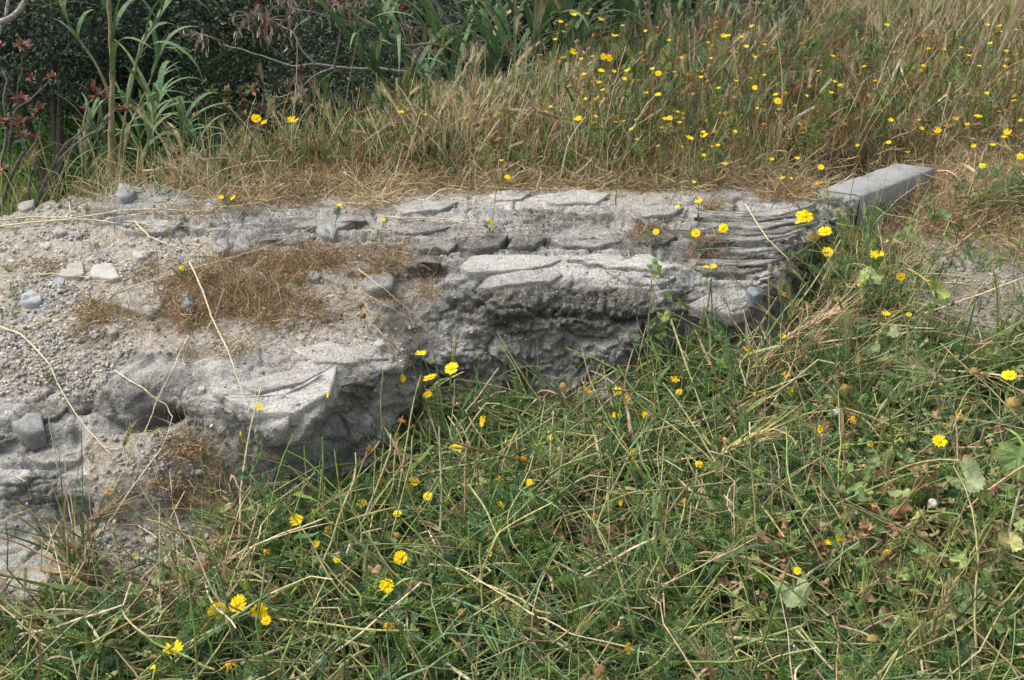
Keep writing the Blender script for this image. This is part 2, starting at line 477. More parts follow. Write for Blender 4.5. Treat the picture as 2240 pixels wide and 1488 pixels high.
_w = np.linalg.solve(_M, np.concatenate([cp[:, 2], np.zeros(3)]))
def zsurf(px, py):
    px = np.asarray(px, float); py = np.asarray(py, float)
    out = _w[_n] + _w[_n + 1] * px / 1000 + _w[_n + 2] * py / 1000
    for k in range(_n):
        out = out + _w[k] * _phi((px - cp[k, 0]) ** 2 + (py - cp[k, 1]) ** 2)
    return out

us = np.concatenate([np.arange(-500, -20, 12), np.arange(-20, 2260, 3.6), np.arange(2264, 2760, 12)])
NU = len(us)
vtop = np.interp(us, [-500, 0, 30, 110, 170, 230, 280, 330, 430, 480, 560, 620, 660, 720, 2760],
                     [540, 476, 470, 442, 430, 422, 403, 404, 411, 421, 417, 400, 385, 372, 366])
vtop = vtop + 3.0 * np.sin(us * .11) + 2.2 * np.sin(us * .31 + 1)
tt = np.concatenate([np.linspace(0, .24, 130)[:-1], np.linspace(.24, 1, 235)[:-1] , np.linspace(1, 1.34, 14)])
vv = vtop[None] + tt[:, None] * (1500 - vtop[None])
uu = np.broadcast_to(us[None], vv.shape)
NV = len(tt)
Z = zsurf(uu, vv)
P3 = at_z(uu, vv, Z)

def poly_mask(pts, blur=6, jag=0):
    """soft 0..1 mask of a photo polygon on the surface grid"""
    x = uu + (fbm(P3, .06, 3, 91) * jag if jag else 0)
    y = vv + (fbm(P3 + 5, .06, 3, 92) * jag if jag else 0)
    ins = np.zeros(x.shape, bool)
    n = len(pts)
    for i in range(n):
        x1, y1 = pts[i]; x2, y2 = pts[(i + 1) % n]
        if y1 == y2: continue
        c = ((y1 > y) != (y2 > y)) & (x < (x2 - x1) * (y - y1) / (y2 - y1) + x1)
        ins ^= c
    m = ins.astype(float)
    for _ in range(blur):
        q = np.pad(m, 1, mode='edge')
        m = (q[1:-1, 1:-1] * 2 + q[:-2, 1:-1] + q[2:, 1:-1] + q[1:-1, :-2] + q[1:-1, 2:]) / 6
    return m
def spots(lst):
    m = np.zeros(uu.shape)
    for (x, y, rx, ry, a) in lst:
        m = np.maximum(m, a * np.exp(-(((uu - x) / rx) ** 2 + ((vv - y) / ry) ** 2)))
    return m

POLY = {
 'boulder': [(208,845),(235,800),(330,770),(450,765),(600,745),(700,735),(800,765),(875,785),(880,870),(862,960),(840,1010),(770,1060),(680,1076),(590,1062),(540,1015),(480,960),(430,955),(330,950),(240,950),(200,920)],
 'ledge': [(560,545),(400,515),(250,500),(170,475),(200,440),(300,415),(430,420),(640,436),(800,430),(1000,420),(1200,405),(1480,425),(1560,470),(1500,560),(1470,640),(1440,760),(1400,812),(1290,835),(1130,860),(1000,890),(925,885),(880,870),(885,770),(920,735),(960,640),(930,585),(800,550),(700,535)],
 'layered': [(1480,425),(1560,405),(1700,415),(1800,445),(1860,470),(1850,510),(1815,560),(1790,600),(1745,650),(1700,690),(1650,640),(1580,625),(1470,640),(1500,560),(1560,470)],
 'block': [(1470,640),(1580,625),(1650,640),(1700,690),(1680,760),(1560,790),(1400,812),(1440,760)],
 'left_ledge': [(-500,880),(0,850),(120,855),(190,890),(180,1000),(200,1060),(200,1150),(150,1215),(100,1250),(110,1350),(0,1372),(-500,1400)],
}
PM = {k: poly_mask(v, 3, 40) for k, v in POLY.items()}
front = poly_mask([(-500,1390),(0,1378),(110,1350),(130,1270),(200,1230),(330,1285),(430,1235),(520,1150),(600,1072),(690,1085),(840,1030),(885,900),(1000,892),(1130,862),(1400,812),(1560,790),(1690,765),(1745,660),(1790,605),(1830,560),(1870,500),(1880,470),(1830,440),(1790,400),(1780,340),(2800,340),(2800,2300),(-500,2300)], 3, 30)
rockm = np.clip(sum(PM.values()), 0, 1) * (1 - front)
gravel = np.clip(1 - rockm - front, 0, 1)
smooth_m = np.maximum(poly_mask([(1005,580),(1230,556),(1460,572),(1445,632),(1340,615),(1230,618),(1120,638),(1040,640)], 3, 20),
                      poly_mask([(490,878),(640,880),(715,835),(735,820),(715,868),(645,912),(560,904)], 3, 12))
smooth_m = np.maximum(smooth_m, spots([(900,440,120,22,.8),(1120,430,80,20,.8),(1560,640,60,14,.6),(60,1290,60,26,.8)]))
strata = PM['layered'] * spots([(1640,530,150,70,1.2)])
rough = np.maximum(poly_mask([(1010,640),(1230,625),(1450,640),(1440,780),(1200,850),(1000,880),(940,800),(980,700)], 5, 30),
                   poly_mask([(490,905),(640,920),(735,830),(870,810),(880,900),(830,1010),(680,1070),(520,980)], 5, 20))

# base normals
def grid_normals(P):
    du = np.gradient(P, axis=1); dv = np.gradient(P, axis=0)
    n = np.cross(du, -dv)
    return n / (np.linalg.norm(n, axis=-1, keepdims=True) + 1e-12)
N0 = grid_normals(P3)
N0 = np.where(N0[..., 2:3] < -.6, -N0, N0)
wp = P3 + .03 * np.stack([fbm(P3, .12, 3, 41), fbm(P3, .12, 3, 42), fbm(P3, .12, 3, 43)], -1)
f1, e1 = facets(wp * np.array([1, 1, 1.5]), .17, 5, .9)
f2, e2 = facets(wp * np.array([1, 1.2, 1.6]), .062, 15, .9)
f3, e3 = facets(wp, .022, 25, .9)
big = fbm(P3, .35, 3, 51)
med = fbm(P3, .07, 4, 61, .55)
rdg = fbm(P3, .05, 4, 71, .6, True)
fin = fbm(P3, .018, 4, 81, .6)
crack = -np.exp(-(e1 / .05) ** 2) * .010 - np.exp(-(e2 / .09) ** 2) * .004
topness = sstep(.55, .9, N0[..., 2])
flat = (1 - .75 * smooth_m) * (1 - .70 * topness)
plain = 1 - .65 * PM['boulder'] - .3 * PM['block']      # the boulder breaks along large plain faces
f1b, e1b = facets(P3 + .012 * fbm(P3, .2, 2, 44)[..., None], .15, 305, 1.5)
disp = rockm * (1 - .6 * smooth_m) * PM['boulder'] * (1 - .5 * topness) * f1b * .024
disp += rockm * flat * plain * (f1 * (.024 + .022 * PM['boulder'] + .014 * PM['left_ledge']) + f2 * .008 + med * .010 + rdg * .004 + fin * .0025 * (1 - topness * .6) + crack)
def terrace(f, step, edge=.22):
    q = f / step; i = np.floor(q); return (i + sstep(0, edge, q - i)) * step, (q - i)
str_p = P3 * np.array([.30, 1.1, 1.0])
tr, trf = terrace(.055 * fbm(str_p, .16, 5, 37, .5) + .25 * (P3[..., 1] - 3.2), .0125)
tr = tr - .25 * (P3[..., 1] - 3.2)
topm = np.clip(PM['ledge'] + PM['layered'] * .6, 0, 1) * topness * (1 - rough) * sstep(415, 470, vv) * (1 - .8 * smooth_m)
disp += topm * tr * 1.25
tr2, trf2 = terrace(.05 * fbm(P3 + 3, .11, 4, 38, .5), .011)
# bedding: the stone breaks in layers, each layer stands out by its own amount
zz = P3[..., 2] + .03 * fbm(P3, .45, 2, 141) + .08 * (P3[..., 0] + 1) * .3 + .012 * fbm(P3, .09, 3, 142)
hb = .034
li = np.floor(zz / hb); lf = zz / hb - li
lp = P3.copy(); lp[..., 2] = li * 3.7
prot = fbm(lp, .16, 3, 143) + .5 * facets(lp, .07, 144)[0]
bedm = rockm * (1 - .8 * smooth_m)
disp += bedm * plain * (1 - topness) * (prot * (.020 - .013 * rough - .006 * PM['boulder']) - np.exp(-(np.minimum(lf, 1 - lf) / .09) ** 2) * .006 * (1 - rough))
Pz_add = bedm * topness * .55 * ((sstep(.55, 1, lf) - lf) * hb)
crk = np.exp(-(e1 / .035) ** 2) * sstep(-.1, .25, fbm(P3, .25, 2, 145))
disp -= rockm * plain * crk * .010
edges = (np.exp(-(trf / .13) ** 2) * topm) * sstep(-.2, .2, fbm(P3, .1, 3, 39))
disp += rockm * rough * (1 - .55 * PM['boulder']) * (f2 * .003 + f3 * .004 + rdg * .006 + fin * .009 + fbm(P3, .010, 3, 86, .6) * .007 + facets(P3, .012, 87)[0] * .004 - np.clip(fbm(P3, .03, 2, 77) - .25, 0, 1) * .03)
disp += rockm * (1 - rough) * (1 - smooth_m * .6) * (fbm(P3, .011, 3, 88, .6) * .0028 + facets(P3, .016, 89)[0] * .003)
disp += gravel * (big * .006 + med * .007 + f2 * .006 + f3 * .003 + fin * .004 + fbm(P3, .006, 2, 85) * .0015)
disp += front * (1 - rockm) * (big * .02 + med * .012 + fin * .004)
# thin curved layers of the stone on the right
sc = P3[..., 1] * 1.0 + .35 * (P3[..., 0] - .8) ** 2 * 1.8 + .03 * fbm(P3, .25, 3, 33) + P3[..., 0] * .12
lay = (sc / .045) % 1.0
lay2 = (sc / .028 + .3) % 1.0
def saw(t): return np.where(t < .8, 1 - t / .8, (t - .8) / .2)
disp += strata * (saw(lay) * .024 - .012 + saw(lay2) * .010 * sstep(-.2, .2, fbm(P3, .15, 2, 34)))
# streaky thin beds in the top of the long ledge
bed = ((P3[..., 1] + .05 * fbm(P3, .3, 3, 35) + .1 * P3[..., 0]) / .085) % 1.0
disp += PM['ledge'] * (1 - rough) * (1 - smooth_m) * sstep(430, 520, vv) * saw(bed) * .004 * sstep(-.3, .3, fbm(P3, .25, 2, 36))
# hollows and cracks seen in the faces (photo px, radii, depth)
for _k in range(6):
    q = np.pad(disp, 1, mode='edge'); sm = (q[:-2, 1:-1] + q[2:, 1:-1] + q[1:-1, :-2] + q[1:-1, 2:]) / 4
    jump = (np.abs(disp - sm) > .004) & (PM['boulder'] > .3)
    disp = np.where(jump, .5 * disp + .5 * sm, disp)
for (x, y, rx, ry, a) in [(1145,700,60,9,.03),(1190,690,28,10,.035),(1100,720,18,10,.05),(1260,690,25,9,.03),(1310,700,35,8,.02),(1385,705,35,12,.05),(1365,715,22,9,.05),(1420,700,14,10,.05),(1412,735,5,22,.05),
                          (1250,745,70,20,.02),(1120,750,60,20,.02),(350,912,48,13,.06),(290,925,40,8,.04),(375,905,22,12,.05),(858,900,18,12,.03),(690,1072,75,6,.03),(800,1045,50,12,.03),
                          (60,1020,60,6,.02),(170,950,10,30,.02),(1480,512,18,8,.03),(1000,535,110,8,.015),(1110,540,70,7,.012),(1420,560,30,8,.02),(1360,585,16,6,.02),(600,540,40,8,.015),(1520,665,40,6,.02),(1650,690,8,30,.02)]:
    wob = 1 + .5 * fbm(P3, .04, 2, 66)
    disp -= a * np.exp(-(((uu - x) / rx) ** 2 + ((vv - y) / ry) ** 2) * wob)
# raised small beds (photo px)
for (x, y, rx, ry, a) in [(1085,528,85,9,.022),(1180,530,30,9,.018),(1000,590,30,10,.015),(870,600,40,14,.03),(700,500,60,12,.02),(520,520,60,16,.02),(330,500,80,16,.02),(1240,470,120,14,.012)]:
    d_ = (((uu - x) / rx) ** 2 + ((vv - y) / ry) ** 2) + .4 * fbm(P3, .05, 3, 67)
    disp += a * sstep(1.3, .7, d_)
Pd = P3 + N0 * disp[..., None]
Pd[..., 2] += Pz_add
# meadow side: sink the far border into the ground sheet
e = sstep(.06, 0, tt)[:, None] * sstep(620, 760, uu)
Pd[..., 2] = Pd[..., 2] * (1 - e) + (G(Pd[..., 0], Pd[..., 1]) - .02) * e

# colour masks: dark crust and occlusion painted on the lower rock face, pale stone, dust
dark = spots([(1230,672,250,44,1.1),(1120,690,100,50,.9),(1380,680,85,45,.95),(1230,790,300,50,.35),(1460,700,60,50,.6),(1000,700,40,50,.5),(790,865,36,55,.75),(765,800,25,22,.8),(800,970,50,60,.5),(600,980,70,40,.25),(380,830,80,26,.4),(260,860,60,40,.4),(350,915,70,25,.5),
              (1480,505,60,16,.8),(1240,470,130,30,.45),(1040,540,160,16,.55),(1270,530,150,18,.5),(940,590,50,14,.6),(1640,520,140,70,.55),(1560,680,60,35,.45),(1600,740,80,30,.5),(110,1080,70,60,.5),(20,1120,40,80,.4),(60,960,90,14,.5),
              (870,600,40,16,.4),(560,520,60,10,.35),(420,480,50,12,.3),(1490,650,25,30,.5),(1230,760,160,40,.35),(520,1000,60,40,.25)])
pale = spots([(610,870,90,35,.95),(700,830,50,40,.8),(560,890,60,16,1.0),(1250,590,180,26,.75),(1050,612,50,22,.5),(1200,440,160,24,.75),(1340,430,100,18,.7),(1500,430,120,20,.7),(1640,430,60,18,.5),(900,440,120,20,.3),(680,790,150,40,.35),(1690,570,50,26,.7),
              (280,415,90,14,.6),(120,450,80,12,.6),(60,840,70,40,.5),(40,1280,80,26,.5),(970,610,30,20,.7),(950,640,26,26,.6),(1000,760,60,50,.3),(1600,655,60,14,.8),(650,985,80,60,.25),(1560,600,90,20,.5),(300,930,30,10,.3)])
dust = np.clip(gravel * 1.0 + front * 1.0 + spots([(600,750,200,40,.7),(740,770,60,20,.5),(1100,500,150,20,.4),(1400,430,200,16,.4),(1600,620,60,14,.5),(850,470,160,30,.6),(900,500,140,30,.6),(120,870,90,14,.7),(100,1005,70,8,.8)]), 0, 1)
dark = np.clip(dark * (1 - gravel * .6) + .55 * edges + .5 * rockm * crk, 0, 1)  # also darker along terrace edges and cracks
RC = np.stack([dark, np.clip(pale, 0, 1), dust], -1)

# skirts: the outcrop rounds off behind its far edge and goes down into the gully
sk = []
skc = []
for k, (dy, dz) in enumerate([(.02, -.012), (.045, -.05), (.06, -.12), (.09, -.3), (.12, -.7)]):
    q = Pd[0].copy()
    a = sstep(760, 640, us)[:, None][:, 0]
    q[:, 1] += dy + .01 * np.sin(us * .05 + k)
    q[:, 2] += dz * a - .02 * k * (1 - a)
    sk.append(q); skc.append(RC[0])
Pall = np.concatenate([np.stack(sk[::-1]), Pd], 0)
Call = np.concatenate([np.stack(skc[::-1]), RC], 0)
nr = Pall.shape[0]
NS = len(sk)
idx = np.arange(nr * NU).reshape(nr, NU)
quads = np.stack([idx[1:, :-1], idx[1:, 1:], idx[:-1, 1:], idx[:-1, :-1]], -1)

def face_val(m):
    mm = np.concatenate([np.repeat(m[:1], NS, 0), m], 0)
    return (mm[1:, :-1] + mm[1:, 1:] + mm[:-1, 1:] + mm[:-1, :-1]) / 4
keys = list(PM)
pathm = (spots([(2110,600,170,90,1.4),(2000,540,120,60,1.0),(2230,660,140,90,1.2),(1700,770,90,30,.7),(2150,800,140,80,.6),(2200,440,120,60,.8),(1300,860,80,25,.5)]) > .42) * 1.0
stackv = np.stack([face_val(PM[k] * (1 - front)) for k in keys] + [face_val(gravel) * .9, face_val(front) * 1.0 * (1 - face_val(pathm)), face_val(front) * face_val(pathm)], -1)
lab = stackv.argmax(-1)
def region(name, ids, mat, **tags):
    m = np.isin(lab, ids)
    q = quads[m]
    used, inv = np.unique(q, return_inverse=True)
    V = Pall.reshape(-1, 3)[used]
    o = mesh_obj(name, V, inv.reshape(q.shape), mat, col=Call.reshape(-1, 3)[used], smooth=False)
    return tag(o, **tags)
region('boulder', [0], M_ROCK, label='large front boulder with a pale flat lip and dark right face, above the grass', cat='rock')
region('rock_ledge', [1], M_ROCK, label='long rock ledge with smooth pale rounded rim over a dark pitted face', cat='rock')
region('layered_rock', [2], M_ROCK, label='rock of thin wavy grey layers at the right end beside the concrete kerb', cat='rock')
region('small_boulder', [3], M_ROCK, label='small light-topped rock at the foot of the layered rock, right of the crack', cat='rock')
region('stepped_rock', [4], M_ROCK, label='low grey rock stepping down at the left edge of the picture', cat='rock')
region('gravel_bank', [5], M_ROCK, kind='structure')
region('soil', [6], M_SOIL, kind='structure')
region('bare_soil_path', [7], M_PATH, kind='structure')

# world height map of the surface for resting things on it
HX0, HY0, HS, HNX, HNY = -4.0, 1.0, .0125, 640, 620
Hm = np.full((HNY, HNX), np.nan)
_v = Pd.reshape(-1, 3)
_o = np.argsort(_v[:, 2])
_ix = ((_v[_o, 0] - HX0) / HS).astype(int); _iy = ((_v[_o, 1] - HY0) / HS).astype(int)
_k = (_ix >= 0) & (_ix < HNX) & (_iy >= 0) & (_iy < HNY)
Hm[_iy[_k], _ix[_k]] = _v[_o, 2][_k]
for _ in range(5):
    nan = np.isnan(Hm)
    q = np.pad(Hm, 1, constant_values=np.nan)
    nb = np.stack([q[:-2, 1:-1], q[2:, 1:-1], q[1:-1, :-2], q[1:-1, 2:]])
    with np.errstate(all='ignore'):
        import warnings; warnings.simplefilter('ignore')
        mean = np.nanmean(nb, 0)
    Hm = np.where(nan, mean, Hm)
def H(x, y):
    x, y = np.asarray(x, float), np.asarray(y, float)
    ix = np.clip(((x - HX0) / HS).astype(int), 0, HNX - 1); iy = np.clip(((y - HY0) / HS).astype(int), 0, HNY - 1)
    h = Hm[iy, ix]
    inside = (x > HX0) & (x < HX0 + HNX * HS) & (y > HY0) & (y < HY0 + HNY * HS) & ~np.isnan(h)
    return np.where(inside, h, G(x, y))
def hit(px, py, lift=0.0):
    """the place where the sight line through a photo pixel meets the surface raised by lift"""
    d = ray(px, py); t = np.arange(1.2, 16, .006)
    p = d[None] * t[:, None]; p[:, 2] += CAM_H
    below = p[:, 2] <= H(p[:, 0], p[:, 1]) + lift
    i = int(np.argmax(below)) if below.any() else len(t) - 1
    return p[i]

# the wide ground sheet
gx = np.unique(np.concatenate([np.arange(-60, -6, 3), np.arange(-6, 6, .06), np.arange(6, 61, 3)]).round(3))
gy = np.unique(np.concatenate([np.arange(-30, 1, 2), np.arange(1, 12, .06), np.arange(12, 90, 3)]).round(3))
GX, GY = np.meshgrid(gx, gy)
gp = np.stack([GX, GY, np.zeros_like(GX)], -1)
GZ = G(GX, GY) + .03 * fbm(gp, .5, 3, 3) + .012 * fbm(gp, .12, 3, 4) - .05 * (GY < 3.6)
GZ = GZ + np.clip(GY - 14, 0, 60) * .12
ylim = np.interp(GX, Pd[0, :, 0], Pd[0, :, 1])
GZ = GZ - .5 * sstep(.02, .3, ylim - GY)
gp[..., 2] = GZ
ii = np.arange(GX.size).reshape(GX.shape)
mesh_obj('ground', gp.reshape(-1, 3), np.stack([ii[:-1, :-1], ii[:-1, 1:], ii[1:, 1:], ii[1:, :-1]], -1).reshape(-1, 4), M_SOIL)
bpy.data.objects['ground']['kind'] = 'structure'
# ------------------------------------------------------------------ colours of plants (linear)
STRAW = np.array([[.50,.40,.23],[.56,.46,.28],[.42,.32,.18],[.38,.27,.15],[.60,.52,.35],[.47,.39,.23]])
BROWN = np.array([[.25,.145,.075],[.33,.195,.095],[.19,.11,.06],[.38,.245,.13],[.28,.19,.10]])
GREEN = np.array([[.13,.20,.05],[.18,.25,.06],[.09,.15,.035],[.21,.27,.085],[.14,.22,.08],[.24,.28,.10]])
BLUEG = np.array([[.12,.20,.10],[.10,.17,.08],[.15,.22,.11],[.09,.155,.065]])
OLIVE = np.array([[.31,.31,.12],[.36,.34,.15],[.27,.28,.10]])
def pick(pal, n, jit=.18):
    c = pal[R.integers(0, len(pal), n)]
    return c * (1 + R.uniform(-jit, jit, (n, 1))) * (1 + R.uniform(-.06, .06, (n, 3)))
def blend(pals, w, n):
    w = np.array(w, float) / sum(w); k = R.choice(len(pals), n, p=w)
    out = np.zeros((n, 3))
    for i, p in enumerate(pals):
        m = k == i
        out[m] = pick(p, m.sum())
    return out

# where on the surface: sample grid cells weighted by ground area times a mask
cellA = np.abs(np.linalg.norm(np.cross(np.gradient(P3, axis=1), np.gradient(P3, axis=0)), axis=-1))
cellA[-13:] *= 1
def sample(mask, n, xy=False):
    w = (mask * cellA).ravel(); cw = np.cumsum(w)
    k = np.searchsorted(cw, R.uniform(0, cw[-1], n)); k = np.minimum(k, w.size - 1)
    r, c = np.unravel_index(k, mask.shape)
    global LAST
    LAST = (r, c)
    p = Pd[r, c].copy()
    p[:, :2] += R.normal(0, .006, (n, 2))
    return p, uu[r, c], vv[r, c]

def strands(base, L, lean, droop, seg, az=None, wob=.12, kink=0.0):
    """curved stems (N,seg+1,3): lean = angle from vertical, droop = bending over towards az"""
    n = len(base)
    az = R.uniform(0, 2 * math.pi, n) if az is None else az
    th = lean + np.zeros(n)
    P = np.zeros((n, seg + 1, 3)); P[:, 0] = base
    step = (L / seg)
    for k in range(seg):
        d = np.stack([np.sin(th) * np.cos(az), np.sin(th) * np.sin(az), np.cos(th)], -1)
        P[:, k + 1] = P[:, k] + d * step[:, None]
        kk_ = R.uniform(size=n) < kink / seg
        th = th + droop / seg * (.6 + .8 * k / seg) + R.normal(0, wob, n) + kk_ * R.normal(0, .6, n)
        az = az + R.normal(0, wob * 1.5, n) + kk_ * R.normal(0, .9, n)
    return P
def taper(n, k, w, tip=.15, power=1.0):
    t = np.linspace(0, 1, k) ** power
    return (w[:, None] * (1 - (1 - tip) * t[None]))
def keep_above(P, lift=.004):
    h = H(P[..., 0], P[..., 1]) + lift
    P[..., 2] = np.maximum(P[..., 2], np.minimum(h, P[..., 2] + .05))
    bad = (h - P[..., 2]).max(1) > .02                      # would pass through the rock: shrink onto its own root
    k = np.where(bad, .25, 1.0)[:, None, None]
    P = P[:, :1] + (P - P[:, :1]) * k
    hh = H(P[..., 0], P[..., 1]) + lift
    worse = (hh - P[..., 2]).max(1) > .02
    P[worse] = P[worse, :1] + (P[worse] - P[worse, :1]) * .05
    return P
def grad_col(c0, c1, k):
    t = np.linspace(0, 1, k)[None, :, None]
    return c0[:, None] * (1 - t) + c1[:, None] * t

# ---- templates
def t_from(s):
    V, Fs, C = s.data()
    F4 = next((f for f in Fs if f.shape[1] == 4), np.zeros((0, 4), int)); F3 = next((f for f in Fs if f.shape[1] == 3), np.zeros((0, 3), int))
    return V, F4, F3, C
def t_feather(npair=7, L=1.0, seed=0):
    """finely divided leaf along +Z, unit length"""
    r = np.random.default_rng(seed); s = Soup()
    t = np.linspace(0, 1, 5)
    bend = .25 * t ** 2
    P = np.stack([bend, np.zeros(5), t], -1)[None]
    s.ribbons(P, np.array([[.026, .022, .018, .014, .007]]), np.ones((1, 5, 3)), side=np.array([[0., 1, 0]]))
    PP, WW = [], []
    for i in range(npair):
        z = .12 + .82 * i / npair; x = .25 * z * z
        ln = .34 * math.sin(math.pi * (.18 + .74 * i / npair)) + .05
        for sgn in (-1, 1):
            d = np.array([.1 + r.normal(0, .12), sgn * 1.0, .75 + r.normal(0, .15)]); d /= np.linalg.norm(d)
            o = np.array([x, 0, z])
            PP.append([o, o + d * ln * .5 + [0, 0, .01], o + d * ln]); WW.append([.020, .024, .008])
            for q in (.4, .72):
                for s2 in (-1, 1):
                    e = np.array([r.normal(0, .25), sgn * (1 if s2 < 0 else .25), .15 if s2 < 0 else 1.1]); e /= np.linalg.norm(e)
                    b = o + d * ln * q; l2 = ln * .42 * (1.1 - q * .5)
                    PP.append([b, b + e * l2 * .55, b + e * l2]); WW.append([.015, .020, .006])
    PP = np.array(PP); WW = np.array(WW)
    s.ribbons(PP, WW, np.ones((len(PP), 3, 3)), side=np.tile(np.array([[.5, .3, .2]]), (len(PP), 1)))
    return t_from(s)
def t_ear(seed=0, awn=1.0, n=13):
    """barley ear along +Z, unit length, with awns"""
    r = np.random.default_rng(seed); s = Soup()
    PP, WW, CC = [], [], []
    for i in range(n):
        z = i / n * .92
        for a in range(3):
            an = a * 2 * math.pi / 3 + i * .9 + r.normal(0, .15)
            d = np.array([math.cos(an) * .42, math.sin(an) * .42, 1.0])
            o = np.array([math.cos(an) * .018, math.sin(an) * .018, z])
            PP.append([o, o + d * .06, o + d * .135]); WW.append([.012, .034 * (1 - .3 * z), .004])
            k = r.uniform(.85, 1.15); CC.append([[k, k, k]] * 3)
    PP, WW, CC = np.array(PP), np.array(WW), np.array(CC)
    s.tubes(PP, WW, CC, 3)
    if awn > 0:
        AP = []
        for i in range(n * 2):
            z = i / (n * 2) * .9; an = i * 2.4 + r.normal(0, .2)
            o = np.array([math.cos(an) * .05, math.sin(an) * .05, z + .08]); d = np.array([math.cos(an) * .28, math.sin(an) * .28, 1.0])
            l = awn * r.uniform(.6, 1.0)
            AP.append([o, o + d * l * .5, o + d * l + np.array([math.cos(an), math.sin(an), 0]) * .05])
        AP = np.array(AP)
        s.ribbons(AP, np.tile([.006, .005, .002], (len(AP), 1)), np.full((len(AP), 3, 3), 1.15))
    return t_from(s)
def t_blob(rings=4, m=7, seed=0, squash=.7, jit=.12):
    r = np.random.default_rng(seed); V = [[0, 0, squash]]; F3 = []; F4 = []
    for i in range(1, rings):
        ph = math.pi * i / rings
        for j in range(m):
            k = 1 + r.uniform(-jit, jit)
            a = 2 * math.pi * (j + .5 * (i % 2)) / m
            V.append([math.sin(ph) * math.cos(a) * k, math.sin(ph) * math.sin(a) * k, math.cos(ph) * squash * k])
    V.append([0, 0, -squash]); n = len(V)
    for j in range(m):
        F3.append([0, 1 + j, 1 + (j + 1) % m]); b = 1 + (rings - 2) * m
        F3.append([n - 1, b + (j + 1) % m, b + j])
    for i in range(rings - 2):
        for j in range(m):
            a, b = 1 + i * m, 1 + (i + 1) * m
            F4.append([a + j, b + j, b + (j + 1) % m, a + (j + 1) % m])
    return np.array(V, float), np.array(F4).reshape(-1, 4), np.array(F3), np.ones((n, 3))
def t_mallow(seed=0, lobes=5, fold=.5):
    """palmate lobed leaf in the XY plane, stalk joint at the origin, unit radius"""
    r = np.random.default_rng(seed)
    A = np.linspace(-2.55, 2.55, lobes * 8 + 1); V = [[0, 0, 0]]
    n = len(A)
    for ring in (.35, .7, 1.0):
        for a in A:
            lob = .74 + .26 * abs(math.cos(a * lobes / 5.1 * math.pi / 2 * 1.0 + 0)) ** .7
            tooth = 1 + .07 * math.cos(a * 22)
            rad = ring * (lob * tooth if ring == 1 else (lob * .5 + .5))
            z = .16 * ring * math.cos(a * lobes / 5.1 * math.pi) + fold * .55 * ring * ring * abs(math.sin(a)) + .06 * r.normal() * ring - .12 * ring * ring
            V.append([rad * math.cos(a), rad * math.sin(a), z])
    F3 = [[0, 1 + i, 2 + i] for i in range(n - 1)]
    F4 = [[1 + k * n + i, 1 + (k + 1) * n + i, 2 + (k + 1) * n + i, 2 + k * n + i] for k in (0, 1) for i in range(n - 1)]
    C = np.ones((len(V), 3))
    for k in range(3):
        for i in range(n):
            if abs(math.cos(A[i] * lobes / 5.1 * math.pi / 2)) > .96: C[1 + k * n + i] = [1.35, 1.25, 1.2]
    C[0] = [1.4, 1.3, 1.2]
    return np.array(V, float), np.array(F4), np.array(F3), C
FEATH = [t_feather(7, seed=i) for i in range(3)]
EARS = [t_ear(i, 1.0) for i in range(3)]
EAR0 = t_ear(5, 0)
BLOBS = [t_blob(4, 6, i, .62, .25) for i in range(5)]
PEBB = []
for i in range(6):
    rr = np.random.default_rng(i + 30)
    V, F4, F3, C = t_blob(3, 5, i, .65, .35)
    V = V * [1, rr.uniform(.6, 1), 1] + rr.normal(0, .08, V.shape)
    PEBB.append((V, F4, F3, C))
MALL = [t_mallow(i, 5, f) for i, f in enumerate((.2, .7, 1.1, -.4))]

# ------------------------------------------------------------------ pebbles and grit
def scatter_pebbles(name, mask, n, lo, hi, mat, pal, power=3.0):
    s = Soup(); p, a, b = sample(mask, n)
    sz = lo + (hi - lo) * R.uniform(0, 1, n) ** power
    rot = rot_from(np.stack([R.normal(0, .35, n), R.normal(0, .35, n), np.ones(n)], -1))
    c = pick(pal, n, .25)
    p[:, 2] += sz * .05
    kk = R.integers(0, len(PEBB), n)
    for k in range(len(PEBB)):
        m = kk == k
        s.stamp(PEBB[k], p[m], rot[m], sz[m], c[m])
    return tag(s.build(name, mat, smooth=False), kind='stuff')
PEBC = np.array([[.40,.38,.34],[.46,.44,.40],[.33,.33,.32],[.28,.29,.295],[.50,.49,.46],[.38,.34,.28]])
gmask = gravel * np.clip(.10 + spots([(150,620,230,120,1.0),(100,780,200,90,1.0),(330,1090,150,140,1.0),(330,1200,160,60,1.0),(550,720,200,50,.6),(700,760,120,30,.6),(880,740,60,70,.8),(100,500,140,40,.5)]), 0, 1) * (.12 + .88 * sstep(-.15, .25, fbm(P3, .12, 3, 201)))
gm2 = gmask * (1 + 2.5 * spots([(150,560,200,60,1),(120,650,150,60,1),(100,760,160,60,1),(180,820,120,60,1),(320,460,220,30,.8),(380,1000,120,60,1.4),(320,1190,140,50,1.5),(330,1080,100,60,1)]))
scatter_pebbles('gravel', gm2, 14000, .0013, .0095, M_PEB, PEBC, 2.7)
scatter_pebbles('coarse_gravel', gm2 + .15 * rockm * (dust), 170, .007, .015, M_PEB, PEBC, 2.5)
scatter_pebbles('grit', np.clip(rockm * dust * .8 + rockm * .05, 0, 1), 6000, .0015, .006, M_PEB, PEBC, 3.5)
soilm = spots([(2100,600,220,110,1),(1950,520,120,40,.6),(1650,750,100,40,.7),(1130,880,200,30,.4),(2150,800,150,80,.6)]) * front
scatter_pebbles('path_gravel', soilm + .02 * front, 6000, .002, .011, M_PEB, PEBC * .85, 3)

